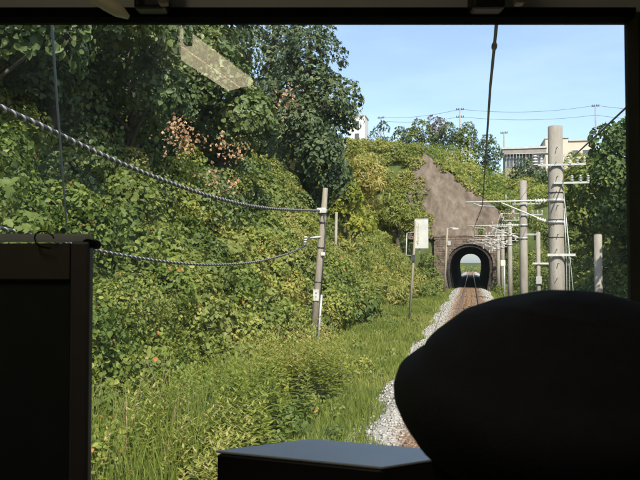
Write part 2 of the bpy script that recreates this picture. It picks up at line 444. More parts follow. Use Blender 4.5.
# loose stones
ns = 17000
sy = 7 + 66 * RNG.random(ns) ** 1.7; sx = RNG.uniform(-2.1, 2.0, ns)
sz = np.interp(np.abs(sx), [0, 1.2, 1.65, 2.15], [-.17, -.17, -.30, -.52]) + .012
r = RNG.uniform(.016, .036, ns) * np.interp(sy, [7, 70], [1, 2.0])
okv = ~((np.abs(np.abs(sx) - .56) < .10))
sx, sy, sz, r = sx[okv], sy[okv], sz[okv], r[okv]; ns = len(sx)
cube = np.array([(-1, -1, -1), (1, -1, -1), (1, 1, -1), (-1, 1, -1), (-1, -1, 1), (1, -1, 1), (1, 1, 1), (-1, 1, 1)]) * .75
cf = np.array([(0, 3, 2, 1), (4, 5, 6, 7), (0, 1, 5, 4), (1, 2, 6, 5), (2, 3, 7, 6), (3, 0, 4, 7)])
SV = np.stack([sx, sy, sz], 1)[:, None] + r[:, None, None] * (cube[None] * RNG.uniform(.45, 1.25, (ns, 8, 3)))
an = RNG.random(ns) * 6.28; ca, sa = np.cos(an)[:, None], np.sin(an)[:, None]
d = SV - np.stack([sx, sy, sz], 1)[:, None]
SV = np.stack([sx[:, None] + d[..., 0] * ca - d[..., 1] * sa, sy[:, None] + d[..., 0] * sa + d[..., 1] * ca, SV[..., 2]], -1)
o = quads('ballast_stones', SV.reshape(-1, 3), (cf[None] + (np.arange(ns) * 8)[:, None, None]).reshape(-1, 4), ballast)
tag(o, 'loose grey and rusty ballast stones along the track bed', 'ballast', kind='stuff')
track = empty('railway_track', (0, 0, -.15)); tag(track, 'single rusty railway track leading straight into the tunnel', 'railway track')
for sgn in (-1, 1):
    x = sgn * .5655
    rm = MB(); rm.box((x - .055, -7, -.15), (x + .055, 200, -.138)); rm.box((x - .009, -7, -.14), (x + .009, 200, -.03))
    rl = rm.build('rail', railm, track)
    MB().box((x - .031, -7, -.032), (x + .031, 200, .0)).build('rail_head', railtop, rl)
slm = MB().box((-1.0, -.11, -.07), (1.0, .11, .07)).build('sleeper', wood, track, bevel=.012)
slm.matrix_parent_inverse = Matrix.Identity(4)
slm.location = (0, -6.5, -.07)
for i in range(1, 132):
    c = slm.copy(); COL.objects.link(c); c.parent = track
    c.location = (random.uniform(-.03, .03), -6.5 + .61 * i, -.07 + random.uniform(-.006, .006)); c.rotation_euler.z = random.uniform(-.015, .015)

# ------------------------------------------------------------------ tunnel
tun = empty('railway_tunnel', (0, PORTAL_Y, -.5)); tag(tun, 'small dark railway tunnel with arched stone portal below the rock face', 'tunnel')
arch = [(1.62, -.6), (1.78, .3), (1.92, 1.1), (1.99, 1.8), (1.96, 2.4)] 
arch += [(1.96 * math.cos(a), 2.4 + 1.78 * math.sin(a)) for a in np.linspace(0, math.pi, 15)[1:-1]]
arch += [(-x, z) for x, z in reversed(arch[:5])]
lin = MB(); vs = []; fs = []
yy = [PORTAL_Y - .3] + list(np.linspace(PORTAL_Y + 6, 139, 10)); na = len(arch)
for y in yy: vs += [(x, y, z) for x, z in arch]
for i in range(len(yy) - 1):
    for k in range(na - 1): fs.append((i * na + k, i * na + k + 1, (i + 1) * na + k + 1, (i + 1) * na + k))
lin.add(vs, fs, True)
# outer shell of the lining so that no daylight leaks in
vs2 = [(x * 1.18, y, (z - 1.8) * 1.12 + 1.8) for (x, y, z) in vs]; lin.add(vs2, [tuple(reversed(f)) for f in fs], True)
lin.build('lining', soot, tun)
def portal(y0, y1, name, mt, x0=-3.7, x1=3.5, zt=5.35):
    outer = []
    for (x, z) in arch:
        a = math.atan2(z - 1.8, x); c, s_ = math.cos(a), math.sin(a)
        t = min((x1 if c > 0 else -x0) / max(abs(c), 1e-6), ((zt - 1.8) if s_ > 0 else 2.4) / max(abs(s_), 1e-6))
        outer.append((c * t, 1.8 + s_ * t))
    # make the outer ring reach the true corners
    mb = MB(); n = len(arch)
    mb.add([(x, y0, z) for x, z in arch] + [(x, y0, z) for x, z in outer] + [(x, y1, z) for x, z in arch] + [(x, y1, z) for x, z in outer],
           [(k, k + 1, n + k + 1, n + k) for k in range(n - 1)] + [(2 * n + k + 1, 2 * n + k, 3 * n + k, 3 * n + k + 1) for k in range(n - 1)] +
           [(n + k, n + k + 1, 3 * n + k + 1, 3 * n + k) for k in range(n - 1)] + [(k + 1, k, 2 * n + k, 2 * n + k + 1) for k in range(n - 1)])
    return mb.build(name, mt, tun)
portal(PORTAL_Y - .05, PORTAL_Y + .7, 'portal_wall', mortar)
portal(138.6, 139.4, 'far_portal_wall', mortar, -12, 12, 17)
def inside(x, z, g):
    if z < 2.4: return abs(x) < 2.0 + g
    return (x / (1.97 + g)) ** 2 + ((z - 2.4) / (1.79 + g)) ** 2 < 1
blk = MB(); row = 0; z = -.45
while z < 5.1:
    x = -3.7 + (.2 if row % 2 else 0)
    while x < 3.2:
        w = random.uniform(.32, .50); cx = x + w / 2
        if not inside(cx, z + .12, .40) and not inside(x + .03, z + .1, .26) and not inside(x + w, z + .1, .26):
            dpt = random.uniform(.02, .07)
            blk.box((x + .012, PORTAL_Y - .05 - dpt, z + .012), (x + w - .012, PORTAL_Y - .04, z + .235))
        x += w
    z += .245; row += 1
vous = MB()
for k in range(len(arch) - 1):        # voussoirs
    a, b = np.array(arch[k]), np.array(arch[k + 1]); c = np.array([0, 1.9]); e = .03
    pa, pb = a + (b - a) * e, b + (a - b) * e
    oa, ob = pa + (pa - c) / np.linalg.norm(pa - c) * .30, pb + (pb - c) / np.linalg.norm(pb - c) * .30
    f, g = PORTAL_Y - .13, PORTAL_Y - .04
    pts = [(p[0], f, p[1]) for p in (pa, pb, ob, oa)] + [(p[0], g, p[1]) for p in (pa, pb, ob, oa)]
    vous.add(pts, [(0, 1, 2, 3), (0, 4, 5, 1), (1, 5, 6, 2), (2, 6, 7, 3), (3, 7, 4, 0)])
vous.build('arch_ring', mat('sooty_stone', (.022, .019, .017), .95, c2=(.05, .04, .034), scale=1.5, bump=.4, bscale=6), tun)['kind'] = 'stuff'
o = blk.build('portal_blocks', stone, tun); o['kind'] = 'stuff'
MB().box((-3.75, PORTAL_Y - .12, 5.24), (3.55, PORTAL_Y + .75, 5.40)).build('coping', stone, tun)

# ------------------------------------------------------------------ overhead line poles on the right
def ground_z(x, y): return float(terrain(x, y))

def insulator(mb, p, axis, L=.32, r=.065):
    """a string of porcelain sheds from p along axis"""
    p = np.array(p, float); a = np.array(axis, float); a /= np.linalg.norm(a)
    pts, rs = [], []
    n = 4
    for k in range(n):
        for (t, q) in ((0, .45), (.25, 1), (.5, .95), (.6, .4), (.99, .4)):
            pts.append(p + a * L * (k + t) / n); rs.append(r * q)
    mb.tube(pts, rs, 8)

CW_Z = 4.42
def catenary_pole(x, y, h, r0, r1, label, big=False, detail=True):
    gz = ground_z(x, y)
    t = empty('overhead_line_pole', (x, y, gz)); tag(t, label, 'pole', 'concrete poles carrying the overhead line')
    MB().tube([(x, y, gz - .6), (x, y, 2), (x, y, h - .02), (x, y, h)], [r0, (r0 + r1) / 2, r1, r1 * .9], 20).build('pole', concrete, t)
    bz = 4.52
    xt = .30
    arm = MB().tube([(x - r1, y, bz + .02), (xt - .35, y, bz)], .028, 8).build('bracket_arm', whitep, t)
    MB().tube([(x - r1, y, bz - .68), (xt + .75, y, bz - .03)], .024, 8).build('brace', whitep, t)
    im = MB(); insulator(im, (x - r1 - .42, y, bz + .0), (1, 0, 0), .34, .085); im.build('insulator', porcelain, arm)
    im = MB(); insulator(im, (x - r1 - .36, y, bz - .55), (1, 0, -.34), .3, .075); im.build('insulator', porcelain, arm)
    MB().tube([(xt - .2, y, bz), (xt + .1, y, bz - .12), (xt + .55, y, bz - .15)], .018, 6).tube([(xt + .9, y, bz), (xt + .9, y, bz + .22)], .02, 6).build('steady_arm', galv, t)
    for zz in (bz, bz - .68):
        MB().tube([(x, y, zz - .05), (x, y, zz + .05)], r0 * .5 + r1 * .5 + .02, 16).build('pole_band', galv, t)
    if not big:
        for (zz, L, up) in ((5.15, 1.15, .0), (4.05, 1.5, .12), (3.7, .9, .05)):
            xa = MB().tube([(x - r1, y - .02, zz), (x - L, y - .02, zz + up)], .018, 6).build('stay_arm', whitep, t)
            for q in (.45, .95):
                im = MB(); insulator(im, (x - L * q, y - .02, zz + up * q), (0, 0, 1 if q < .6 else -1), .26, .06); im.build('insulator', porcelain, xa)
        MB().tube([(x - 1.15, y - .02, 5.15), (x - 1.5, y - .02, 4.17)], .010, 5).build('dropper', galv, t)
    # cross arms with pin insulators
    for k, (zz, xa, xb, pins) in enumerate(((5.62, -.55, .85, (-.45, .35, .62, .82)), (5.05, -.1, .95, (.45, .7, .92)))):
        if not detail and k: continue
        ca = MB().box((x + xa, y - r1 - .07, zz - .03), (x + xb, y - r1 - .01, zz + .03)).build('cross_arm', galv, t)
        for q in pins:
            im = MB(); insulator(im, (x + q, y - r1 - .04, zz + .03), (0, 0, 1), .2, .055); im.build('insulator', porcelain, ca)
    if big:
        MB().box((x - .72, y - .04, 5.98), (x - .1, y + .02, 6.03)).build('side_arm', steel_dark, t)
        im = MB(); insulator(im, (x - .62, y - .01, 5.97), (0, 0, -1), .36, .10); im.build('insulator', porcelain, t)
        sb = MB().box((x - .3, y - r0 - .05, 2.78), (x + .52, y - r0 - .01, 2.86)).build('step_bracket', whitep, t)
        for dx in (.06, .14):
            MB().tube([(x + r0 * .75 + dx * .4, y - .12, h - 2.6), (x + r0 * .8 + dx, y - .13, 3), (x + r0 * .85 + dx, y - .13, gz)], .018, 6).build('conduit', galv, t)
        MB().tube([(x + r0 * .8, y - .1, 4.9), (x + .58, y - .55, gz)], .012, 6).build('guy_wire', galv, t)
        for zz in np.arange(1.2, 6.2, .45):
            s_ = 1 if int(zz / .45) % 2 else -1
            MB().tube([(x, y - r0 * .7, zz), (x + s_ * .03, y - r0 - .1, zz)], .012, 6).build('step_bolt', steel_dark, t)
        for zz in (3.35, 3.9, 4.75):
            MB().tube([(x, y, zz), (x, y, zz + .035)], .245, 18).build('pole_band', steel_dark, t)
    return t
PX = 2.86
poles = [
 (PX - .14, 23.0, 6.88, .265, .222, 'thick nearest concrete overhead line pole rising above the cap', True),
 (PX - .07, 38.0, 6.86, .235, .185, 'slimmer concrete overhead line pole, second nearest, left of the thick pole', False),
 (PX, 52.5, 5.6, .19, .15, 'third overhead line pole among the white bracket arms before the tunnel', False),
 (PX - .1, 62.0, 5.4, .18, .15, 'fourth overhead line pole among the white bracket arms before the tunnel', False),
 (PX - .15, 70.5, 5.3, .18, .15, 'overhead line pole nearest the tunnel mouth, on its right', False)]
for a in poles: catenary_pole(*a[:6], big=a[6], detail=a[1] < 45)
# span wires between pole tops (right) and the feeder towards the camera
def catenary_pts(a, b, sag, n=18):
    a, b = np.array(a, float), np.array(b, float)
    return [a + (b - a) * t - np.array([0, 0, 4 * sag * t * (1 - t)]) for t in np.linspace(0, 1, n)]
fw_ = MB().tube(catenary_pts((PX + .35, 22.75, 5.86), (PX + .5, -8, 5.9), .12, 24), .022, 6)
tag(fw_.build('feeder_cable', cable_black), 'black feeder cable running from the thick pole to the upper right', 'cable')
fm = MB().tube(catenary_pts((PX + .62, 22.75, 5.84), (PX + .62, 37.8, 5.84), .15), .010, 5)
tag(fm.build('feeder_wire', wirem), 'thin feeder wire strung between the two tall concrete poles', 'wire')
# contact wire with its clamps
cwp = [(.27, -9, CW_Z + .03), (.31, 7.5, CW_Z + .02), (.36, 12.4, CW_Z), (.47, 23, CW_Z - .02), (.25, 38, CW_Z - .05), (.42, 52.5, CW_Z - .1), (.25, 62, CW_Z - .2), (.3, 70.5, CW_Z - .35), (.1, 90, 3.9), (.0, 139, 3.9), (0, 200, 4.4)]
cw = empty('contact_wire', (.31, 0, CW_Z)); tag(cw, 'overhead contact wire running up the middle of the sky', 'wire')
MB().tube(cwp, .014, 6).build('wire', wirem, cw)
for (y, L, r) in ((6.1, .16, .024), (13.0, .40, .036), (19, .3, .03), (30, .3, .035)):
    i = [k for k in range(len(cwp) - 1) if cwp[k][1] <= y][-1]; A, B = np.array(cwp[i], float), np.array(cwp[i + 1], float)
    c = A + (B - A) * (y - A[1]) / (B[1] - A[1]); dd = (B - A) / np.linalg.norm(B - A)
    MB().tube([c - dd * L / 2, c - dd * L * .3, c + dd * L * .3, c + dd * L / 2], [.014, r, r, .014], 8).build('clamp', steel_dark, cw)
for (dx, zz, lab) in ((-1.1, 4.95, 'thin line wire along the bracket arms, nearer the track'), (-.55, 5.42, 'thin line wire along the bracket arms, above the others'), (-1.42, 4.28, 'thin line wire along the bracket arms, lowest of them')):
    pts = []
    for a, b in zip(poles[:-1], poles[1:]):
        pts += catenary_pts((a[0] + dx, a[1], zz), (b[0] + dx, b[1], zz), .10, 8)[:-1]
    pts.append(np.array((poles[-1][0] + dx, poles[-1][1], zz)))
    tag(MB().tube(pts, .009, 5).build('line_wire', galv), lab, 'wire', 'line wires along the bracket arms')
# small posts on the right
def post(name, x, y, h, r, label, mt, arm=None, cat='post', tilt=0):
    gz = ground_z(x, y); t = empty(name, (x, y, gz)); tag(t, label, cat)
    MB().tube([(x, y, gz - .4), (x + tilt * .5, y, (gz + h) / 2), (x + tilt, y, h)], r, 12).build('shaft', mt, t)
    return t, gz
t, gz = post('line_side_post', 2.85, 30.5, 3.85, .085, 'thin pale post with a short top arm between the two tall poles', concrete)
MB().box((2.3, 30.45, 3.72), (2.86, 30.52, 3.79)).build('top_arm', galv, t)
MB().box((2.6, 30.38, 2.5), (3.3, 30.44, 2.58)).build('bracket', whitep, t)
MB().box((2.74, 30.34, 1.7), (2.96, 30.42, 2.0)).build('junction_box', galv, t)
t, gz = post('concrete_stub_post', 3.78, 22.0, 3.40, .115, 'short pale concrete post with climbing leaves in front of dark trees', concrete)
MB().tube([(3.78, 22, 3.40), (3.78, 22, 3.43)], [.115, .09], 12).build('cap', concrete, t)
t, gz = post('marker_post', 2.7, 58, 2.6, .07, 'small post with pinkish white plate beside the second tall pole', galv)
MB().box((2.42, 57.9, 2.3), (2.78, 57.94, 2.75)).build('plate', mat('pink_plate', (.72, .52, .46), .6, c2=(.78, .60, .54), scale=3), t)

# ------------------------------------------------------------------ left poles, sign, twisted cables
bx_, by_ = -5.45, 24.5
b0 = at_y(313, 345, by_); t0 = at_y(325.5, 188, by_)
gz = ground_z(b0[0], by_)
lp = empty('trackside_pole', (b0[0], by_, gz)); tag(lp, 'leaning weathered concrete pole holding two twisted cables', 'pole')
ax = (t0 - b0)
def on_pole(f): return b0 + ax * f
MB().tube([b0 - ax * .12, on_pole(.5), on_pole(.995), on_pole(1)], [.155, .125, .095, .08], 16).build('pole', old_pole, lp)
p212 = on_pole((345 - 211) / 157.); p238 = on_pole((345 - 238) / 157.)
MB().tube([p212 - ax * .012, p212 + ax * .012], .135, 14).build('pole_band', galv, lp)
cl = MB().box(tuple(p212 + np.array([-.22, -.2, -.09])), tuple(p212 + np.array([.12, -.1, .10]))).build('cable_clamp', whitep, lp, bevel=.02)
MB().tube([p238 + np.array([0, -.1, .03]), p238 + np.array([-.55, -.14, -.02])], .04, 8).build('bracket_arm', galv, lp)
im = MB(); insulator(im, p238 + np.array([-.55, -.14, .05]), (0, 0, -1), .34, .085); im.build('insulator', porcelain, lp)
for f in (.40, .62, .78):
    MB().tube([on_pole(f) - ax * .004, on_pole(f) + ax * .004], .137, 14).build('pole_band', steel_dark, lp)
pc = on_pole((345 - 295) / 157.)
MB().box(tuple(pc + np.array([-.10, -.165, -.20])), tuple(pc + np.array([.10, -.140, .20]))).build('number_plate', whitep, lp)
MB().box(tuple(pc + np.array([-.015, -.168, -.10])), tuple(pc + np.array([.015, -.166, -.02]))).box(tuple(pc + np.array([-.02, -.168, .04])), tuple(pc + np.array([.02, -.166, .10]))).build('plate_marking', steel_dark, lp)
MB().tube([p212 + np.array([.02, -.14, -.05]), on_pole(.74) + np.array([.16, -.12, 0]), on_pole(.55) + np.array([.17, -.12, 0]), on_pole(.30) + np.array([.16, -.1, 0])], .020, 6).build('drop_cable', cable_black, lp)
MB().tube([on_pole(.32) + np.array([.19, -.1, 0]), on_pole(-.05) + np.array([.2, -.1, 0])], .042, 8).build('conduit', galv, lp)
MB().box(tuple(on_pole(.58) + np.array([.06, -.16, -.06])), tuple(on_pole(.58) + np.array([.2, -.06, .06]))).build('junction_box', whitep, lp)

def plane_pt(px, py, A, B):
    """where the pixel's ray meets the vertical plane through ground points A and B"""
    A, B = np.array(A, float), np.array(B, float); n = np.array([B[1] - A[1], -(B[0] - A[0])])
    r = ray(px, py); tt = (n @ (A - CAM[:2])) / (n @ r[:2]); return CAM + r * tt

def resample(pts, step):
    pts = np.array(pts)
    # smooth (Catmull-Rom) then even spacing
    P = np.vstack([2 * pts[0] - pts[1], pts, 2 * pts[-1] - pts[-2]]); out = []
    for i in range(1, len(P) - 2):
        for u in np.linspace(0, 1, 40, endpoint=False):
            a, b, c, d = P[i - 1], P[i], P[i + 1], P[i + 2]
            out.append(.5 * (2 * b + (c - a) * u + (2 * a - 5 * b + 4 * c - d) * u * u + (3 * b - a - 3 * c + d) * u ** 3))
    out.append(pts[-1]); out = np.array(out)
    L = np.concatenate([[0], np.cumsum(np.linalg.norm(np.diff(out, axis=0), axis=1))])
    s_ = np.arange(0, L[-1], step)
    return np.stack([np.interp(s_, L, out[:, k]) for k in range(3)], 1), s_

def twisted(label, pts, r, pitch):
    C, s_ = resample(pts, pitch / 8)
    T = unit(np.gradient(C, axis=0)); A = unit(np.cross(T, [0, 0, 1.0])); B = np.cross(T, A)
    root = empty('twisted_cable', pts[0]); tag(root, label, 'cable', 'twisted cables along the embankment')
    for k, mt in enumerate((cable_black, cable_grey, cable_black)):
        ph = 2 * math.pi * s_ / pitch + k * 2.094
        rr = r * 1.12
        Q = C + rr * (A * np.cos(ph)[:, None] + B * np.sin(ph)[:, None])
        MB().tube(list(Q), r, 5).build('strand', mt, root)
pa = (p212[0] - .1, by_ - .15); pb = (-6.0, 0.)
c1 = [p212 + np.array([-.12, -.15, 0])] + [plane_pt(x, y, pa, pb) for x, y in ((270, 208.5), (220, 199), (160, 179), (100, 154), (45, 127.5), (0, 107))]
e = c1[-1] - c1[-2]; c1 += [c1[-1] + e * 1.0 + np.array([0, 0, .05]), c1[-1] + e * 2.4 + np.array([0, 0, .2])]
twisted('upper thicker twisted cable sweeping up from the leaning pole to the left edge', c1, .020, .19)
pa2 = (p238[0] - .55, by_ - .15)
c2 = [p238 + np.array([-.55, -.14, -.28])] + [plane_pt(x, y, pa2, (-6.1, 0)) for x, y in ((288, 253.5), (255, 262), (210, 264.8), (160, 261), (100, 251), (50, 239), (0, 228))]
e = c2[-1] - c2[-2]; c2 += [c2[-1] + e * 1.0 + np.array([0, 0, .03]), c2[-1] + e * 2.4 + np.array([0, 0, .15])]
twisted('lower thinner twisted cable sagging behind the dark cabinet top', c2, .014, .17)
# post half hidden in the leaves
q0 = at_y(336.5, 212, 37.5); q1 = at_y(335, 275, 37.5)
hp = MB().tube([q1, q0], .075, 10).build('hidden_post', concrete)
tag(hp, 'pale post top showing among leaves right of the leaning pole', 'post')
# sign
sy_ = 36.0
s0, s1 = at_y(409, 318, sy_), at_y(416, 221, sy_)
sg = empty('track_sign', (s0[0], sy_, ground_z(s0[0], sy_))); tag(sg, 'slim post carrying a tall white sign board before the tunnel', 'sign')
MB().tube([s0 - np.array([0, 0, .5]), s1], [.072, .06], 10).build('post', old_pole, sg)
def oriented(c, yaw):
    cy, sy2 = math.cos(yaw), math.sin(yaw)
    return lambda p: (c[0] + p[0] * cy - p[1] * sy2, c[1] + p[0] * sy2 + p[1] * cy, c[2] + p[2])
sc = at_y(421.5, 233.5, sy_ - .12)
Mo = oriented(sc, rad(-18))
bd = MB().box((-.36, -.02, -.74), (.36, .02, .74), Mo).build('board', mat('sign_white', (.60, .60, .57), .6, c2=(.50, .50, .47), scale=2.5), sg)
MB().box((-.37, -.028, .735), (.37, .028, .765), Mo).box((-.37, -.028, -.765), (.37, -.0, -.735), Mo).build('board_frame', galv, bd)
mk = MB()
for i, zz in enumerate(np.arange(.52, -.6, -.17)):       # worn, unreadable column of yellowed marks
    for k in range(3):
        w = .05 + .05 * ((i * 7 + k * 3) % 4) / 3
        mk.box((-.22 + .012 * (k % 2), -.026, zz - .045 * k), (-.22 + w, -.0215, zz - .045 * k + .024), Mo)
mk.build('board_marking', mat('faded_yellow', (.34, .30, .12), .7, c2=(.45, .41, .22), scale=5), bd)
for dz in (.5, -.5):
    MB().tube([s0 + (s1 - s0) * .92 + np.array([0, 0, dz * .3 - .3]), sc + np.array([-.2, .03, dz])], .018, 6).build('board_bracket', galv, sg)
f0 = at_y(407, 233, sy_); f1 = at_y(406, 255, sy_)
MB().tube([f0, f1, at_y(411, 255.5, sy_)], .024, 6).tube([f0, at_y(414, 232, sy_)], .018, 6).build('side_frame', galv, sg)
MB().tube([at_y(420, 247, sy_), at_y(419.5, 256, sy_)], .024, 6).build('lower_bracket', galv, sg)
pm = s0 + (s1 - s0) * .62
MB().box(tuple(pm + np.array([-.09, -.13, -.18])), tuple(pm + np.array([.09, -.05, .16]))).build('junction_box', steel_dark, sg)
# lamp post at the tunnel
l0, l1 = at_y(444.3, 285, 66), at_y(447.5, 228, 66)
lt = empty('lamp_post', (l0[0], 66, ground_z(l0[0], 66))); tag(lt, 'slender lamp post with short arm left of the tunnel mouth', 'lamp post')
MB().tube([np.array([l0[0] - .03, 66, ground_z(l0[0], 66) - .3]), l1], [.11, .085], 10).build('post', old_pole, lt)
MB().tube([l1 - np.array([0, 0, .08]), l1 + np.array([.35, 0, .0]), l1 + np.array([1.0, 0, -.05])], .045, 8).build('arm', galv, lt)
MB().box(tuple(l1 + np.array([.45, -.1, -.14])), tuple(l1 + np.array([1.0, .1, -.05]))).build('lamp_head', whitep, lt)
MB().box(tuple(l1 + np.array([-.02, -.2, -1.6])), tuple(l1 + np.array([.3, -.08, -1.2]))).build('junction_box', galv, lt)

# ------------------------------------------------------------------ buildings on the ridge
plaster = mat('plaster_cream', (.46, .40, .32), .85, c2=(.52, .46, .38), scale=.8)
plaster_w = mat('plaster_white', (.60, .58, .56), .8, c2=(.54, .53, .51), scale=.7)
conc_grey = mat('house_grey', (.20, .18, .17), .85, c2=(.26, .24, .22), scale=1.1)
dark_glass = mat('window_glass', (.05, .06, .07), .12, c2=(.08, .09, .10), scale=2, spec=.6)
tilem = mat('roof_sheet', (.36, .35, .34), .6, c2=(.44, .43, .42), scale=2)
alum = mat('aluminium', (.5, .5, .5), .4, metal=.5)
by = 108.
def span(px0, px1, y): return at_y(px0, 150, y)[0], at_y(px1, 150, y)[0]
def zpx(py, y): return float(at_y(540, py, y)[2])
hx0, hx1 = span(503, 547, by); zt = zpx(146.5, by); zb = zpx(176, by)
h1 = empty('house', ((hx0 + hx1) / 2, by, zb)); tag(h1, 'low grey house with flat pale roof on the ridge behind the poles', 'house')
MB().box((hx0 + .3, by + .5, zb - 2), (hx1 - .2, by + 7, zt - .5)).build('wall', conc_grey, h1)
rf = MB().box((hx0 - .2, by - .4, zt - .28), (hx1, by + 7.5, zt)).build('roof', tilem, h1)
MB().box((hx0 - .1, by - .25, zt - 1.0), (hx1 - .1, by + .46, zt - .30)).build('parapet', conc_grey, h1)
for k, (a, b) in enumerate(((.08, .24), (.30, .46), (.70, .86))):
    xa, xb = hx0 + (hx1 - hx0) * a, hx0 + (hx1 - hx0) * b
    w_ = MB().box((xa, by + .42, zt - 2.9), (xb, by + .47, zt - 1.35)).build('window', alum, h1)
    MB().box((xa + .06, by + .39, zt - 2.84), ((xa + xb) / 2 - .03, by + .415, zt - 1.41)).build('pane', dark_glass, w_)
    MB().box(((xa + xb) / 2 + .03, by + .39, zt - 2.84), (xb - .06, by + .415, zt - 1.41)).build('pane', dark_glass, w_)
rl_ = MB()
for k in range(14): x = hx0 + .1 + (hx1 - hx0 - .4) * k / 13; rl_.box((x - .02, by - .3, zt - 1.7), (x + .02, by - .26, zt - 1.02))
rl_.box((hx0, by - .32, zt - 1.05), (hx1 - .2, by - .24, zt - 1.0)).build('balcony_railing', alum, h1)
MB().box((hx0 + (hx1 - hx0) * .5, by + .1, zb - 2), (hx0 + (hx1 - hx0) * .56, by + .45, zt - 1.02)).build('pillar', conc_grey, h1)
cx0, cx1 = span(545.5, 596, 112); ct = zpx(139, 112); cb = zpx(176, 112)
h2 = empty('house', ((cx0 + cx1) / 2, 112, cb)); tag(h2, 'cream walled building with flat roof right of the low grey house', 'building')
cw0 = cx0 + 3.3
MB().box((cx0, 112, cb - 2), (cw0, 120, ct)).build('tower_wall', plaster, h2)
MB().box((cw0 + .003, 112.4, cb - 2), (cx1, 120, ct - .45)).build('wall', plaster, h2)
MB().box((cx0 - .12, 111.85, ct), (cw0 + .12, 120.2, ct + .14)).box((cw0 + .13, 112.2, ct - .44), (cx1 + .15, 120.2, ct - .28)).build('roof', tilem, h2)
for k in range(3):
    xa = cw0 + .6 + k * 1.55
    w_ = MB().box((xa, 112.33, ct - 3.0), (xa + .95, 112.38, ct - 1.8)).build('window', alum, h2)
    MB().box((xa + .06, 112.30, ct - 2.94), (xa + .89, 112.325, ct - 1.86)).build('pane', dark_glass, w_)
# tall white block behind the left trees
ax0, ax1 = span(350, 365, 116); at_, ab_ = zpx(108, 116), zpx(158, 116)
h3 = empty('apartment_block', ((ax0 + ax1) / 2, 116, ab_)); tag(h3, 'tall narrow white apartment block peeking out behind the left trees', 'building')
MB().box((ax0, 116, ab_ - 3), (ax1, 120, at_)).build('wall', plaster_w, h3)
MB().box((ax0 - .1, 115.9, at_), (ax1 + .1, 120.1, at_ + .18)).build('roof', tilem, h3)
for k in range(3):
    z_ = at_ - 1.9 - k * 2.1
    w_ = MB().box((ax1 - 1.75, 115.94, z_), (ax1 - .95, 115.99, z_ + 1.1)).build('window', alum, h3)
    MB().box((ax1 - 1.70, 115.91, z_ + .05), (ax1 - 1.0, 115.935, z_ + 1.05)).build('pane', dark_glass, w_)
# utility poles and wires on the ridge
def util(px, ptop, y, label, arms=1):
    a = at_y(px, ptop, y); g = ground_z(a[0], y)
    t = empty('utility_pole', (a[0], y, g)); tag(t, label, 'utility pole', 'utility poles on the ridge')
    MB().tube([(a[0], y, g - .4), a], [.17, .12], 8).build('pole', mat('grey_pole', (.20, .20, .20), .8, c2=(.26, .26, .25), scale=4), t)
    for k in range(arms):
        MB().box((a[0] - .6, y - .05, a[2] - .25 - k * 1.2), (a[0] + .6, y + .05, a[2] - .15 - k * 1.2)).build('cross_arm', steel_dark, t)
        im = MB()
        for q in (-.5, -.2, .2, .5): im.tube([(a[0] + q, y, a[2] - .15 - k * 1.2), (a[0] + q, y, a[2] + .08 - k * 1.2)], .06, 6)
        im.build('insulator', steel_dark, t)
    return a
u1 = util(595.5, 105, 118, 'tall utility pole on the ridge at right, above the cream building', 1)
u2 = util(460, 108.5, 112, 'utility pole with two cross arms above the middle tree line', 2)
u3 = util(381, 117, 125, 'distant utility pole with one cross arm right of the white block', 1)
u4 = util(504, 132, 122, 'tiny utility pole just left of the grey house roof', 1)
def wire(a, b, sag, label, r=.030):
    tag(MB().tube(catenary_pts(a, b, sag, 20), r, 5).build('utility_wire', wirem), label, 'wire', 'wires strung along the ridge')
far_r = at_y(700, 112, 112)
wire(u2 + np.array([0, 0, -.1]), u1 + np.array([0, 0, -.05]), .75, 'upper utility wire spanning from the middle pole to the right pole', .028)
wire(u2 + np.array([0, 0, -1.3]), u1 + np.array([0, 0, -1.6]), .65, 'lower utility wire spanning from the middle pole to the right pole', .028)
wire(u1 + np.array([0, 0, -.05]), far_r, .3, 'utility wire from the right ridge pole out past the window pillar', .028)
wire(u1 + np.array([0, 0, -1.6]), far_r - np.array([0, 0, 1.6]), .3, 'lower utility wire from the right ridge pole past the window pillar', .028)
wire(u3 + np.array([0, 0, -.1]), u2 + np.array([0, 0, -.1]), .5, 'utility wire from the far left pole to the middle pole', .026)
wire(u3 + np.array([0, 0, -.7]), u2 + np.array([0, 0, -1.3]), .5, 'lower utility wire from the far left pole to the middle pole', .026)

# ------------------------------------------------------------------ vegetation
def lobes_on(n, fx, fy, rfun, lift=.25, rng=RNG, pxlim=(-70, 700), pylim=(-60, 560), accept=None):
    C, R = [], []
    k = 0
    while len(C) < n and k < n * 40:
        k += 1
        x, y = fx(rng), fy(rng)
        if accept is not None and not accept(x, y): continue
        r = rfun(rng, x, y); z = ground_z(x, y) + lift * r
        p = np.array([x, y, z]); u, v, w = project(p)
        if w < 1 or not (pxlim[0] < u < pxlim[1] and pylim[0] < v < pylim[1]): continue
        C.append(p); R.append(r)
    return np.array(C), np.array(R)

rng = np.random.default_rng(5)
def stuff_foliage(name, label, cat, C, R, dens, leaf, tmpl, size, seed, tint_n=None, droop=.45):
    rg = np.random.default_rng(seed)
    P, N, T = lobe_points(C, R, dens, rg)
    dist = np.linalg.norm(P - CAM, axis=1)
    sz = size * rg.uniform(.6, 1.3, len(P)) * np.interp(dist, [8, 25, 80], [.8, 1.0, 1.35])
    patch = vnoise(P[:, 0] * .33 + 9, P[:, 1] * .33, P[:, 2] * .33)
    tt = np.clip(.08 + .42 * T + .8 * (patch - .35), .02, .85)
    o = leaves(name, P, N, sz, tmpl, leaf, tint=tt, droop=droop, rng=rg)
    return tag(o, label, cat, kind='stuff')

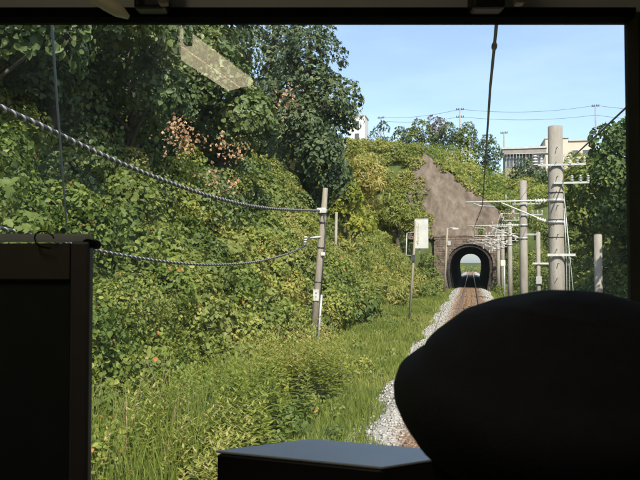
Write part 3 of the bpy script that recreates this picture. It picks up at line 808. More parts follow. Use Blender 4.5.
# kudzu on the near embankment
C, R = lobes_on(520, lambda g: -5.6 - 8.2 * g.random() ** 1.1, lambda g: 7.5 + 30 * g.random() ** 1.1,
                lambda g, x, y: g.uniform(.45, .95) * np.interp(y, [8, 35], [.8, 1.25]), .30, rng, accept=lambda x, y: x < foot_left(y) + .4)
sel = vnoise(C[:, 0] * .45, C[:, 1] * .35, C[:, 2] * .5 + 4) + rng.uniform(-.16, .16, len(C))
C[:, 2] += rng.random(len(C)) ** 4 * .9
A1, A2 = sel < .36, sel > .62; A0 = ~(A1 | A2)
stuff_foliage('kudzu_thicket', 'yellow-green kudzu vines covering the near left embankment', 'kudzu', C[A0], R[A0], 95, G['kudzu'], T_BROAD, .125, 21)
stuff_foliage('lobed_vines', 'patches of larger lobed vine leaves on the near embankment', 'vines', C[A1], R[A1], 62, G['big'], T_LOBED, .150, 51)
stuff_foliage('small_leaf_vines', 'patches of small pale leaves among the kudzu on the embankment', 'vines', C[A2], R[A2], 125, G['bamboo'], T_BROAD, .080, 52)
C, R = lobes_on(190, lambda g: g.uniform(-17, -9.6), lambda g: g.uniform(8, 46), lambda g, x, y: g.uniform(.8, 1.4), .3, rng, pylim=(-160, 400))
stuff_foliage('slope_ivy', 'dark green climbing leaves under the trees on the upper left slope', 'ivy', C, R, 42, G['deep'], T_BROAD, .15, 41)
C, R = lobes_on(260, lambda g: -7.2 + 4.4 * g.random() ** 1.2, lambda g: 8 + 12 * g.random() ** 1.2, lambda g, x, y: g.uniform(.2, .5) * np.interp(x, [-6, -3.0], [1.25, .6]), .7, rng)
stuff_foliage('leafy_weeds', 'mixed leafy weeds along the foot of the embankment', 'weeds', C, R, 120, G['kudzu'], T_BROAD, .10, 22)
# broad-leaved growth right of the leaning pole
C, R = lobes_on(58, lambda g: g.uniform(-9.2, -4.9), lambda g: g.uniform(26.5, 38), lambda g, x, y: g.uniform(.55, 1.05), .35, rng, accept=lambda x, y: x < foot_left(y) - .1)
stuff_foliage('broadleaf_thicket', 'large lobed mid green leaves massed right of the leaning pole', 'thicket', C, R, 34, G['big'], T_LOBED, .25, 23)
# light slope further back
C, R = lobes_on(300, lambda g: -4.9 - 11 * g.random() ** 1.1, lambda g: g.uniform(36, 82), lambda g, x, y: g.uniform(.6, 1.25), .25, rng,
                accept=lambda x, y: x < foot_left(y) - .2 and not (y > 72 and x > -5.3 - .35 * (y - 74)))
stuff_foliage('slope_undergrowth', 'light yellowish green scrub on the slope left of the rock face', 'undergrowth', C, R, 62, G['bamboo'], T_NARROW, .36, 24)
C, R = lobes_on(165, lambda g: -4.6 - 11 * g.random() ** 1.4, lambda g: g.uniform(74.5, 85), lambda g, x, y: g.uniform(.7, 1.2), .3, rng, accept=lambda x, y: x < -4.5 - .15 * (ground_z(x, y) - 5.5))
ce = [(x_, 75 + (zc_ - 5) * .55 - .25, zc_ - .05) for x_ in np.arange(-6.2, 4.6, .42) for zc_ in [np.interp(x_, [-14, -4.8, 3.2, 6], [16, 15.2, 8, 8.3]) + rng.uniform(-.5, .25)]]
ce += [(-5.0 - .17 * (z_ - 5.5) + rng.uniform(-.5, .15), 74.6 + (z_ - 5) * .55, z_) for z_ in np.arange(5.2, 15, .6)]
C = np.vstack([C, np.array(ce)]); R = np.concatenate([R, rng.uniform(.25, .62, len(ce))])
stuff_foliage('cutting_scrub', 'pale green scrub clinging to the cutting end wall left of the rock', 'scrub', C, R, 36, G['bamboo'], T_TUFT, .19, 42)
# scrub on the hill behind and right of the rock face
C, R = lobes_on(210, lambda g: g.uniform(-6, 22), lambda g: g.uniform(76, 104), lambda g, x, y: .45 + 1.35 * g.random() ** 2.2, .3, rng,
                accept=lambda x, y: y > 75.6 + (np.interp(x, [-14, -4.8, 3.2, 6], [16, 15.2, 8, 8.3]) - 5) * .55 + .9 if x < 3.3 else True)
Cx, Rx = lobes_on(75, lambda g: g.uniform(1.5, 11), lambda g: g.uniform(77, 92), lambda g, x, y: g.uniform(.55, 1.1), .35, rng, accept=lambda x, y: x > 3.4 or y > 75.6 + (np.interp(x, [-4.8, 3.2], [15.2, 8]) - 5) * .55 + .6)
stuff_foliage('ridge_scrub', 'green scrub covering the hill above and right of the rock face', 'scrub', np.vstack([C, Cx]), np.concatenate([R, Rx]), 28, G['kudzu'], T_TUFT, .18, 25)
# right trackside growth
C, R = lobes_on(185, lambda g: 3.2 + 6.3 * g.random() ** 1.5, lambda g: g.uniform(26, 76), lambda g, x, y: g.uniform(.6, 1.2), .35, rng, accept=lambda x, y: x > foot_right(y) - .2)
stuff_foliage('right_bank_scrub', 'green bushes on the right bank between the poles and the tunnel', 'bushes', C, R, 36, G['big'], T_TUFT, .17, 26)
C, R = lobes_on(90, lambda g: g.uniform(3.9, 10), lambda g: g.uniform(16, 34), lambda g, x, y: g.uniform(.6, 1.1), .35, rng)
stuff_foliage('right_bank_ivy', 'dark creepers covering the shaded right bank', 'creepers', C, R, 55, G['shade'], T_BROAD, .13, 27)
# small growth hanging over the rock and the portal
C, R = lobes_on(40, lambda g: g.uniform(-5.5, 4.5), lambda g: g.uniform(75.0, 75.6), lambda g, x, y: g.uniform(.25, .55), .0, rng)
stuff_foliage('portal_creeper', 'small creepers hanging over the top of the tunnel portal', 'creepers', C, R, 40, G['kudzu'], T_TUFT, .15, 28)
C, R = lobes_on(95, lambda g: random.choice((-1, 1)) * g.uniform(2.7, 4.6), lambda g: g.uniform(60, 74), lambda g, x, y: g.uniform(.4, .8), .6, rng)
C2, R2 = lobes_on(34, lambda g: random.choice((-1, 1)) * g.uniform(3.2, 4.8), lambda g: g.uniform(71.5, 74), lambda g, x, y: g.uniform(.5, .85), .6, rng)
C2[:, 2] += rng.uniform(.2, 3.2, len(C2)); C = np.vstack([C, C2]); R = np.concatenate([R, R2])
stuff_foliage('portal_bushes', 'low bushes on both sides of the track before the tunnel', 'bushes', C, R, 50, G['big'], T_TUFT, .15, 29)

# grass
def grass(name, label, n, fx, fy, h0, h1, w, seed, leaf=G['grass'], bend=.35, accept=None, kind='stuff', cat='grass'):
    rg = np.random.default_rng(seed)
    x, y = fx(rg, n), fy(rg, n)
    if accept is not None:
        kk = accept(x, y); x, y = x[kk], y[kk]
    n = len(x); z = terrain(x, y) - .03
    z = np.where(np.abs(x) < 2.5, np.maximum(z, np.interp(np.abs(x), [1.2, 1.65, 2.15], [-.17, -.30, -.54])), z)
    clump = vnoise(x * .8, y * .5, 4)
    h = rg.uniform(h0, h1, n) * (.45 + 1.05 * clump); ww = w * rg.uniform(.7, 1.4, n) * np.interp(y, [8, 30, 75], [1, 1.6, 3.4])
    a = rg.random(n) * 6.283; la = rg.random(n) * 6.283; b = bend * rg.uniform(.2, 1.3, n)
    dx, dy = np.cos(a) * ww, np.sin(a) * ww; lx, ly = np.cos(la) * h * b, np.sin(la) * h * b
    base = np.stack([x, y, z], 1); W3 = np.stack([dx, dy, 0 * dx], 1); Lv = np.stack([lx, ly, 0 * lx], 1); Hz = np.stack([0 * h, 0 * h, h], 1)
    m1 = base + Lv * .28 + Hz * .55; tp = base + Lv + Hz * (1 - .25 * b[:, None])
    V = np.stack([base - W3, base + W3, m1 + W3 * .8, m1 - W3 * .8, tp + W3 * .12, tp - W3 * .12], 1).reshape(-1, 3)
    fq = np.array([(0, 1, 2, 3), (3, 2, 4, 5)])
    Fq = (fq[None] + (np.arange(n) * 6)[:, None, None]).reshape(-1, 4)
    tt = np.clip(.15 + .55 * vnoise(x * .5, y * .4, 9) + rg.normal(0, .2, n), 0, 1)
    o = quads(name, V, Fq, leaf, None, {'rnd': np.repeat(tt, 6)})
    return tag(o, label, cat, kind=kind)
edge = lambda x, y: vnoise(x * 1.3, y * .6, 2) > np.interp(np.abs(x) + np.interp(y, [9, 13, 16], [.55, .25, 0]), [1.5, 1.85, 2.2], [.95, .5, -.1])
grass('short_grass', 'short bright grass on the strip beside the ballast', 90000, lambda g, n: g.uniform(-6.2, -1.0, n), lambda g, n: 8 + 66 * g.random(n) ** 1.9, .12, .34, .006, 31, accept=edge)
grass('tall_grass', 'tall green grass stems at the near foot of the embankment', 8000, lambda g, n: g.uniform(-7.0, -3.3, n), lambda g, n: 8 + 11 * g.random(n) ** 1.5, .5, 1.15, .0065, 32, bend=.28,
      accept=lambda x, y: (vnoise(x * .7, y * .45, 6) > .42) & (x < -3.3 - .9 * vnoise(x, y * .4, 1)))
grass('dry_stems', 'thin dry reddish stems standing in the tall grass', 150, lambda g, n: g.uniform(-6.6, -3.6, n), lambda g, n: 8.5 + 14 * g.random(n) ** 1.4, .8, 1.35, .007, 33, leaf=G['straw'], bend=.2, cat='stems')
grass('right_grass', 'grass strip along the right edge of the track', 9000, lambda g, n: g.uniform(1.9, 4.3, n), lambda g, n: 25 + 49 * g.random(n), .2, .5, .007, 34)
C, R = lobes_on(150, lambda g: g.uniform(-5.6, -2.1), lambda g: 9 + 40 * g.random() ** 1.5, lambda g, x, y: g.uniform(.12, .3), .3, rng)
stuff_foliage('ground_weeds', 'low weeds dotted through the grass beside the ballast', 'weeds', C, R, 150, G['big'], T_BROAD, .085, 35)

def stem_weeds(name, label, n, fx, fy, h0, h1, seed, leaf, accept=None):
    rg = np.random.default_rng(seed); x, y = fx(rg, n), fy(rg, n)
    kk = (vnoise(x * .75 + 2, y * .5, 3) + rg.normal(0, .16, n) > .46) & (x < -2.7)
    x, y = x[kk], y[kk]; n = len(x); z = terrain(x, y); k = 24
    h = rg.uniform(h0, h1, n) * (.6 + .8 * vnoise(x * .6, y * .5, 8)); t = np.linspace(.12, 1, k)[None] + rg.uniform(-.02, .02, (n, k))
    lean = rg.normal(0, .10, (n, 2)); a = rg.random((n, 1)) * 6.28 + np.arange(k)[None] * 2.4
    cx = x[:, None] + lean[:, :1] * h[:, None] * t ** 2; cy = y[:, None] + lean[:, 1:] * h[:, None] * t ** 2; cz = z[:, None] + h[:, None] * t
    L = (.235 * (1.12 - .75 * t) * rg.uniform(.7, 1.3, (n, k)))
    D = np.stack([np.cos(a), np.sin(a), np.full_like(a, .35) + .9 * (t - .5)], -1); D = unit(D)
    X = unit(np.cross(D, np.array([0, 0, 1.0]))); N = np.cross(X, D)
    tv, tf = T_NARROW
    P = np.stack([cx, cy, cz], -1)
    V = P[:, :, None] + L[..., None, None] * (tv[:, 0, None] * 1.5 * X[:, :, None] + tv[:, 1, None] * D[:, :, None] + tv[:, 2, None] * N[:, :, None])
    m_ = n * k; Fq = (tf[None] + (np.arange(m_) * 4)[:, None, None]).reshape(-1, 4)
    tt = np.clip(np.repeat(.15 + .6 * vnoise(x * .5, y * .5, 7), k).reshape(n, k) + .25 * (t - .4) + rg.normal(0, .12, (n, k)), 0, 1)
    o = quads(name, V.reshape(-1, 3), Fq, leaf, None, {'rnd': np.repeat(tt.ravel(), 4)})
    return tag(o, label, 'weeds', kind='stuff')
stem_weeds('tall_weeds', 'tall feathery upright weeds at the near foot of the embankment', 1700, lambda g, n: -7.0 + 4.2 * g.random(n), lambda g, n: 8 + 9.5 * g.random(n) ** 1.3, .6, 1.3, 61, G['grass'])

# trees: dark broadleaf trees along the upper left slope
DARK = 'dark trees on the upper left slope'
def slope_base(px, y, s):           # point on the left slope s metres up from its foot
    x = foot_left(y) - s; return np.array([x, y, ground_z(x, y)])
dark = [
 (13.5, 4.6, 6.8, 2.7, 'dark leafy tree filling the upper left corner above the cable'),
 (17.5, 5.2, 7.0, 2.8, 'dark broadleaf tree behind the faint vertical rod at upper left'),
 (21.0, 4.6, 6.6, 2.6, 'dark broadleaf tree with lobed leaves left of the pinkish seed heads'),
 (24.5, 5.6, 7.6, 2.9, 'tall dark broadleaf tree with pinkish orange seed heads'),
 (28.5, 4.6, 6.6, 2.6, 'dark green tree directly above the leaning pole, left of the conifer'),
 (28.0, 8.6, 8.5, 3.4, 'big dark tree at the top edge behind the tan reflection'),
 (20.0, 9.2, 8.5, 3.3, 'big dark tree at the top edge left of the tan reflection'),
 (34.0, 7.8, 9.0, 3.4, 'dark tree at the top edge just left of the open sky')]
dtrees = []
for i, (y, s_, h, cr, lab) in enumerate(dark):
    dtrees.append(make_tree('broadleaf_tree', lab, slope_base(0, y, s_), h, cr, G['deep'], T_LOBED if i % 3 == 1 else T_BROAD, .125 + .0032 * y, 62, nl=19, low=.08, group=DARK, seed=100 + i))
# seed heads on the fourth tree
def seed_cluster(px, py, y, n, spread, parent, seed):
    rg = np.random.default_rng(seed); c = at_y(px, py, y)
    P = c + rg.normal(0, 1, (n, 3)) * np.array([spread, spread * .6, spread])
    leaves('seed_head', P, np.tile(np.array([[.2, -1, .3]]), (n, 1)), rg.uniform(.07, .14, n), T_TUFT, G['seed'], parent, rng=rg, jitter=.8)
for k, (px, py, n, sp) in enumerate(((176, 124, 40, .22), (174, 137, 60, .3), (187, 134, 45, .25), (184, 146, 40, .22), (196, 140, 30, .18), (222, 146, 40, .25), (236, 153, 40, .25), (212, 177, 40, .25), (232, 181, 35, .25), (285, 102, 25, .25), (290, 96, 20, .2))):
    seed_cluster(px, py, 19.6, n, sp * .8, dtrees[3], 300 + k)
# conifer at the sky edge
make_tree('conifer_tree', 'tall feathery conifer at the edge of the sky, left of the white block', slope_base(0, 41, 4.4), 13.6, 3.7, G['cedar'], T_TUFT, .30, 34, nl=34, low=.12, seed=130, top_taper=.55)
make_tree('conifer_tree', 'second conifer crown behind, touching the top window edge', slope_base(0, 44, 7.6), 13.5, 3.2, G['cedar'], T_TUFT, .30, 30, nl=30, low=.12, seed=131, top_taper=.45)
make_tree('leafy_tree', 'mid green drooping tree below the conifer, beside the lime bush', slope_base(0, 40.5, 3.4), 10.2, 2.9, G['far'], T_BROAD, .27, 34, nl=18, low=.1, seed=132)
make_tree('lime_bush', 'bright yellow-green bush below the conifer', slope_base(0, 41, 2.2), 5.6, 1.55, G['lime'], T_BROAD, .26, 40, nl=14, low=.08, seed=133, cat='bush')
make_tree('young_bamboo', 'fresh green bamboo clump at the left edge of the rock face', slope_base(0, 72, 2.6), 7.4, 2.2, G['bamboo'], T_NARROW, .60, 34, nl=16, low=.05, seed=134, cat='bamboo', tint=.3)
make_tree('young_bamboo', 'yellowing bamboo clump on the slope below the white block', slope_base(0, 66, 5.4), 6.5, 2.4, G['bamboo'], T_NARROW, .60, 30, nl=16, low=.05, seed=135, cat='bamboo', tint=.75)
make_tree('tall_shrub', 'light green large-leaved shrub close to the train at the left edge', (-6.9, 8.6, ground_z(-6.9, 8.6)), 3.6, 1.05, G['big'], T_LOBED, .13, 75, nl=12, low=.25, seed=136, cat='shrub', tint=.25, trunk_r=.05)
# tree line on the ridge
RID = 'trees along the ridge'
ridge = [(383, 122, 98, 2.0, 'far', 'small sparse tree on the ridge beside the white block'), (401, 128, 99, 2.0, 'far', 'low dark tree on the ridge left of the dark round trees'),
 (418, 121, 100, 2.5, 'deep', 'round dark bluish tree on the ridge, left of the plum tree'), (433, 116, 101, 2.4, 'plum', 'brownish plum coloured tree in the middle of the ridge line'),
 (449, 124, 99, 2.2, 'far', 'small green tree on the ridge right of the plum tree'), (468, 124, 98, 2.5, 'deep', 'dark round tree on the ridge under the contact wire'),
 (487, 136, 97, 2.3, 'far', 'green bush tree on the ridge left of the grey house'), (528, 163, 92, 2.4, 'far', 'bushy tree in front of the grey house'), (579, 158, 92, 2.4, 'kudzu', 'light green tree in front of the cream building')]
for i, (px, ptop, y, cr, lf, lab) in enumerate(ridge):
    a = at_y(px, ptop, y); g = ground_z(a[0], y); h = max(a[2] - g, 1.6)
    make_tree('ridge_tree', lab, (a[0], y, g), h, cr, G[lf], T_TUFT, .34, 20, nl=15, low=.0, group=RID, seed=160 + i, trunk_r=.12)
# dark trees on the right
RT_ = 'dark trees on the right bank'
rtrees = [(19.5, 6.7, 6.4, 2.0, 'dark tree at the far right against the window pillar'), (24.5, 7.2, 6.6, 2.2, 'dark tree with pale top leaves behind the short concrete post'),
 (29.5, 6.8, 6.6, 2.3, 'dark tree just right of the thick concrete pole'), (35.5, 7.6, 6.6, 2.4, 'dark tree behind the thick pole, below the cream building'), (27, 9.6, 6.4, 2.6, 'tall dark tree rising at the right below the ridge pole'), (43, 7.2, 6.0, 2.2, 'green tree between the two tall concrete poles')]
for i, (y, x, h, cr, lab) in enumerate(rtrees):
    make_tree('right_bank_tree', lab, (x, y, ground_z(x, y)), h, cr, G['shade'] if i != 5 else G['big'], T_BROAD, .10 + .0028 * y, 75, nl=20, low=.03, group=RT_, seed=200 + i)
# growth beyond the tunnel
C = np.array([(-6, 212, 0), (-3, 216, .2), (0, 214, .1), (3, 217, 0), (6, 213, .2), (-7, 160, .6), (-4, 172, .8), (5, 165, .6), (9, 175, 1.5), (-10, 180, 1.8), (3.5, 190, .6), (-3, 195, .4)]); R = np.array([1.9, 2.1, 1.7, 2.2, 2, 2.0, 1.8, 1.8, 2.6, 3, 1.5, 1.3])
stuff_foliage('far_scrub', 'pale scrub seen through the far end of the tunnel', 'scrub', C, R, 8, G['bamboo'], T_TUFT, .3, 36)

# ------------------------------------------------------------------ the cab we look out of
panel = mat('cab_panel', (.60, .60, .60), .6, c2=(.65, .65, .65), scale=3, bump=.08, bscale=120)
blackp = mat('black_plastic', (.012, .012, .013), .5, c2=(.018, .018, .018), scale=30, bump=.05, bscale=200)
rubber = mat('rubber', (.005, .005, .005), .95, c2=(.008, .008, .008), scale=30, spec=.03)
floor_m = mat('cab_floor', (.26, .26, .25), .8, c2=(.32, .32, .31), scale=10)
def LM(p): return tuple(loc(*p))
FZ = 1.10; WV = 1.30; ROOF = 3.36
UL, UR = -1.45, 1.15
wu0, wu1 = -.98, .588
wz1 = 2.6 + (262 - 21) / 700 * (WV + .035); wz0 = 1.92
fwall = MB()
fwall.box((UL, WV, FZ), (UR, WV + .035, wz0), LM).box((UL, WV, wz1), (UR, WV + .035, ROOF), LM)
fwall.box((UL, WV, wz0), (wu0, WV + .035, wz1), LM).box((wu1 + .05, WV, wz0), (UR, WV + .035, wz1), LM)
fw_o = fwall.build('cab_front_wall', panel); fw_o['kind'] = 'structure'
MB().box((UL, -3.2, FZ - .08), (UR, WV + .06, FZ), LM).build('cab_floor', floor_m)['kind'] = 'structure'
MB().box((UL - .06, -3.2, ROOF), (UR + .06, WV + .1, ROOF + .08), LM).build('cab_ceiling', panel)['kind'] = 'structure'
MB().box((UL - .06, -3.2, FZ - .08), (UL, WV + .06, ROOF), LM).build('cab_wall_left', panel)['kind'] = 'structure'
MB().box((UR, -3.2, FZ - .08), (UR + .06, WV + .06, ROOF), LM).build('cab_wall_right', panel)['kind'] = 'structure'
MB().box((UL, -3.26, FZ - .08), (UR, -3.2, ROOF), LM).build('cab_wall_rear', panel)['kind'] = 'structure'
# rubber seal round the window
MB().box((wu1 + .003, WV - .02, wz0), (wu1 + .049, WV + .035, wz1), LM).build('window_pillar', blackp, fw_o)
g = MB()
g.box((wu0, WV - .012, wz1 - .004), (wu1, WV + .033, wz1 + .014), LM).box((wu0, WV - .012, wz0 - .014), (wu1, WV + .033, wz0 + .004), LM)
g.box((wu0 - .014, WV - .012, wz0 - .014), (wu0 + .004, WV + .033, wz1 + .014), LM)
g.build('window_seal', rubber, fw_o)
g = MB().box((wu1 - .003, WV - .026, wz0), (wu1 + .001, WV + .033, wz1), LM)
g.build('lit_edge_strip', mat('lit_edge_brown', (.03, .023, .014), .9, c2=(.04, .03, .02), scale=8, spec=.05), fw_o)  # light on the reveal edge put into this strip's brown colour
def glass_mat():
    M = bpy.data.materials.new('window_pane_glass'); M.use_nodes = True
    nt = M.node_tree; out = nt.nodes['Material Output']; nt.nodes.remove(nt.nodes['Principled BSDF'])
    tr = nt.nodes.new('ShaderNodeBsdfTransparent'); tr.inputs['Color'].default_value = (.93, .95, .94, 1)
    gl = nt.nodes.new('ShaderNodeBsdfGlossy'); gl.inputs['Roughness'].default_value = .008
    fr = nt.nodes.new('ShaderNodeFresnel'); fr.inputs['IOR'].default_value = 1.55
    m1 = nt.nodes.new('ShaderNodeMixShader')
    df = nt.nodes.new('ShaderNodeBsdfTranslucent'); df.inputs['Color'].default_value = (.75, .75, .72, 1)
    n = nt.nodes.new('ShaderNodeTexNoise'); n.inputs['Scale'].default_value = 5; n.inputs['Detail'].default_value = 8
    tc = nt.nodes.new('ShaderNodeTexCoord'); mr = nt.nodes.new('ShaderNodeMapRange'); mr.inputs['From Min'].default_value = .4; mr.inputs['From Max'].default_value = .8
    mr.inputs['To Min'].default_value = .016; mr.inputs['To Max'].default_value = .046
    m2 = nt.nodes.new('ShaderNodeMixShader'); L = nt.links.new
    L(tc.outputs['Object'], n.inputs['Vector']); L(n.outputs['Fac'], mr.inputs['Value']); L(mr.outputs['Result'], m2.inputs[0])
    L(fr.outputs[0], m1.inputs[0]); L(tr.outputs[0], m1.inputs[1]); L(gl.outputs[0], m1.inputs[2])
    L(m1.outputs[0], m2.inputs[1]); L(df.outputs[0], m2.inputs[2]); L(m2.outputs[0], out.inputs['Surface'])
    return M
g = MB().add([LM((wu0, WV + .02, wz0)), LM((wu1, WV + .02, wz0)), LM((wu1, WV + .02, wz1)), LM((wu0, WV + .02, wz1))], [(0, 1, 2, 3)])
g.build('window_pane', glass_mat(), fw_o)
# added glowing ceiling panel, shaped to give the tan reflection in the glass
RZc = 3.30; mirr = WV + .02
def refl(px, py):
    r = ray(px, py); tt = (RZc - CAM[2]) / r[2]; d = r * tt; return loc(d @ RT, 2 * mirr - d @ F0, RZc)
cs = [refl(180, 31), refl(181, 60), refl(228, 91), refl(253, 85)]
glowm = bpy.data.materials.new('reflection_glow'); glowm.use_nodes = True
pb_ = glowm.node_tree.nodes['Principled BSDF']; pb_.inputs['Base Color'].default_value = (.8, .75, .6, 1)
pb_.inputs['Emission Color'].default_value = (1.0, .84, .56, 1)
nn = glowm.node_tree.nodes.new('ShaderNodeTexNoise'); nn.inputs['Scale'].default_value = 14
mm = glowm.node_tree.nodes.new('ShaderNodeMapRange'); mm.inputs['To Min'].default_value = 3.8; mm.inputs['To Max'].default_value = 5.2
glowm.node_tree.links.new(nn.outputs['Fac'], mm.inputs['Value']); glowm.node_tree.links.new(mm.outputs['Result'], pb_.inputs['Emission Strength'])
glow_root = empty('reflection_panel', tuple(sum(cs) / 4)); tag(glow_root, 'added glowing ceiling panel giving the tan reflection in the glass', 'lamp')
def lerp(a, b, t): return a + (b - a) * t
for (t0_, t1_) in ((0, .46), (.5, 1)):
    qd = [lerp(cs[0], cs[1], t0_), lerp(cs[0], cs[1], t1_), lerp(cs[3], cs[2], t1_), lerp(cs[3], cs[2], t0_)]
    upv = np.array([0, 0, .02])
    MB().add([*qd, *[p + upv for p in qd]], [(0, 1, 2, 3), (7, 6, 5, 4), (0, 4, 5, 1), (1, 5, 6, 2), (2, 6, 7, 3), (3, 7, 4, 0)]).build('glow_strip', glowm, glow_root)
cen = sum(cs) / 4
hs = [cen + (p - cen) * 1.06 for p in cs]
MB().add([*[p + np.array([0, 0, .021]) for p in hs], *[np.array([p[0], p[1], ROOF]) for p in hs]], [(0, 1, 2, 3), (7, 6, 5, 4), (0, 4, 5, 1), (1, 5, 6, 2), (2, 6, 7, 3), (3, 7, 4, 0)]).build('panel_backing', panel, glow_root)

# wiper gear on the header
def wz(py, v): return 2.6 + (262 - py) / 700 * v
def wu(px, v): return (px - 320) / 700 * v
def wiper_gear(px0, px1, lever_px, label, pyb):
    v = WV - .03
    u0, u1 = wu(px0, v), wu(px1, v); zb_ = wz(pyb, v)
    t = empty('wiper_motor', LM(((u0 + u1) / 2, v, zb_))); tag(t, label, 'wiper motor', 'wiper motors above the window')
    MB().box((u0, v - .02, zb_), (u0 + (u1 - u0) * .72, WV, zb_ + .07), LM).build('gear_housing', blackp, t, bevel=.006)
    MB().tube([LM((u0 + (u1 - u0) * .7, v - .02, zb_ + .03)), LM((u1, v - .02, zb_ + .03))], .015, 14).build('motor', steel_dark, t)
    MB().tube([LM((u0 + .012, v - .058, zb_ + .018)), LM((u0 + .012, v - .05, zb_ + .018))], .006, 8).build('bolt', galv, t)
    ul = wu(lever_px, v)
    MB().box((ul - .007, v - .075, wz(15, v)), (ul + .009, v - .052, zb_ + .06), LM).build('lever', mat('lever_brown', (.20, .16, .12), .5, c2=(.26, .2, .15), scale=20), t, bevel=.003)
wiper_gear(134, 178, 169, 'dark wiper motor above the window at left, with slanted lever', 9)
wiper_gear(472, 518, 511, 'dark wiper motor above the window at right, above the contact wire', 9)
# pale streak on the header, built as a curved cream bar
v = WV - .06
sp_ = [(wu(92, v), v, wz(-6, v)), (wu(104, v), v - .005, wz(1, v)), (wu(117, v), v - .008, wz(9, v)), (wu(127, v), v, wz(15, v))]
st = MB().tube([LM(p) for p in sp_], [.012, .014, .013, .004], 10)
st.tube([LM(sp_[1]), LM((sp_[1][0], WV, sp_[1][2]))], .005, 6)
tag(st.build('cream_bar', mat('bar_cream', (.80, .74, .52), .5, c2=(.84, .78, .56), scale=10)), 'curved cream bar on the header left of the wiper motor', 'handle')
# faint upright line at left, built as a thin grey rod
wr = MB(); vo = WV + .085
wr.tube([LM((wu(48, vo), vo, wz(8, vo))), LM((wu(56, vo), vo, wz(110, vo))), LM((wu(67, vo), vo, wz(232, vo)))], [.0026, .0021, .0018], 6)
tag(wr.build('grey_rod', mat('rod_grey', (.30, .32, .32), .5, c2=(.36, .38, .38), scale=9)), 'thin grey rod standing outside the glass at left', 'wiper')

# dark cabinet at lower left
frost = bpy.data.materials.new('frosted_plastic'); frost.use_nodes = True
fn = frost.node_tree; fb = fn.nodes['Principled BSDF']; fb.inputs['Base Color'].default_value = (.5, .51, .48, 1); fb.inputs['Roughness'].default_value = .5
ft = fn.nodes.new('ShaderNodeBsdfTranslucent'); ft.inputs['Color'].default_value = (.42, .43, .39, 1); fx_ = fn.nodes.new('ShaderNodeMixShader'); fx_.inputs[0].default_value = .75
fnz = fn.nodes.new('ShaderNodeTexNoise'); fnz.inputs['Scale'].default_value = 30
fr_ = fn.nodes.new('ShaderNodeValToRGB'); fr_.color_ramp.elements[0].color = (.55, .56, .52, 1); fr_.color_ramp.elements[1].color = (.68, .69, .65, 1)
fn.links.new(fnz.outputs['Fac'], fr_.inputs['Fac']); fn.links.new(fr_.outputs['Color'], ft.inputs['Color'])
fn.links.new(fb.outputs[0], fx_.inputs[1]); fn.links.new(ft.outputs[0], fx_.inputs[2]); fn.links.new(fx_.outputs[0], fn.nodes['Material Output'].inputs['Surface'])
v0 = .80
cab = empty('equipment_cabinet', LM((-.45, v0 + .1, FZ))); tag(cab, 'dark cabinet with pale top rail at the lower left', 'cabinet')
ur = wu(91, v0); zt_ = wz(241.5, v0); ui = wu(72, v0)
MB().box((-.95, v0 + .012, FZ), (ur - .012, v0 + .035, zt_ - .006), LM).build('body', blackp, cab)
MB().box((ui, v0 - .006, FZ), (ur, v0 + .011, zt_), LM).build('corner_post', mat('post_grey', (.050, .047, .050), .5, c2=(.06, .057, .06), scale=20), cab, bevel=.003)
MB().box((-.95, v0 - .002, wz(279, v0)), (ui - .002, v0 + .011, zt_ - .002), LM).build('upper_panel', mat('panel_brown', (.045, .040, .036), .6, c2=(.055, .05, .045), scale=20), cab)
MB().box((-.95, v0 + .001, FZ + .2), (ui - .002, v0 + .011, wz(281, v0)), LM).build('lower_panel', mat('panel_green', (.016, .022, .020), .35, c2=(.02, .028, .025), scale=20), cab)
MB().box((-.95, v0 - .003, wz(281.2, v0)), (ui - .002, v0 + .011, wz(279.2, v0)), LM).build('divider', rubber, cab)
MB().box((-.95, v0 + .02, zt_), (wu(83, v0), v0 + .035, wz(233, v0)), LM).build('top_rail', frost, cab, bevel=.003)
MB().tube([LM((wu(88, v0), v0 - .004, wz(244, v0))), LM((wu(88, v0), v0 + .03, wz(244, v0)))], .0058, 12).build('knob', rubber, cab)
kp = [(40, 234), (38.7, 238), (40, 243), (44, 246.5), (50, 248), (55, 248.5)]
kq = [(40, 234), (44, 232), (50, 232), (56, 235.5), (58, 239)]
MB().tube([LM((wu(a, v0), v0 - .012, wz(b, v0))) for a, b in kp], .0009, 6).tube([LM((wu(a, v0), v0 - .012, wz(b, v0))) for a, b in kq], .0009, 6).build('cord_loop', rubber, cab)
# box on the desk, sky reflection painted into its top colour
zbx = 2.6 - .285
A, B, D = [at_z(*p, zbx) for p in ((215, 450.5), (312, 438.5), (382, 467))]
Cc = B + D - A
bxm = empty('instrument_box', tuple((A + Cc) / 2 - np.array([0, 0, .27]))); tag(bxm, 'black instrument box with painted blue-grey sky reflection on top at bottom centre', 'instrument box')
zl = 2.02
def prism(pts, z0, z1, inset=0):
    c = sum(pts) / len(pts); pp = [p + (c - p) * inset for p in pts]
    n = len(pp)
    return MB().add([(p[0], p[1], z0) for p in pp] + [(p[0], p[1], z1) for p in pp],
        [tuple(reversed(range(n))), tuple(range(n, 2 * n))] + [(i, (i + 1) % n, n + (i + 1) % n, n + i) for i in range(n)])
prism([A, D, Cc, B], zl, zbx - .004, .012).build('case', blackp, bxm, bevel=.004)
prism([A, D, Cc, B], zbx - .0039, zbx).build('top_panel', mat('sky_tinted_top', (.52, .60, .68), .40, c2=(.58, .66, .73), scale=6, bump=.03, bscale=300, spec=.6), bxm, bevel=.0015)
prism([A, D, Cc, B], zbx - .075, zbx - .071, .004).build('seam', rubber, bxm)
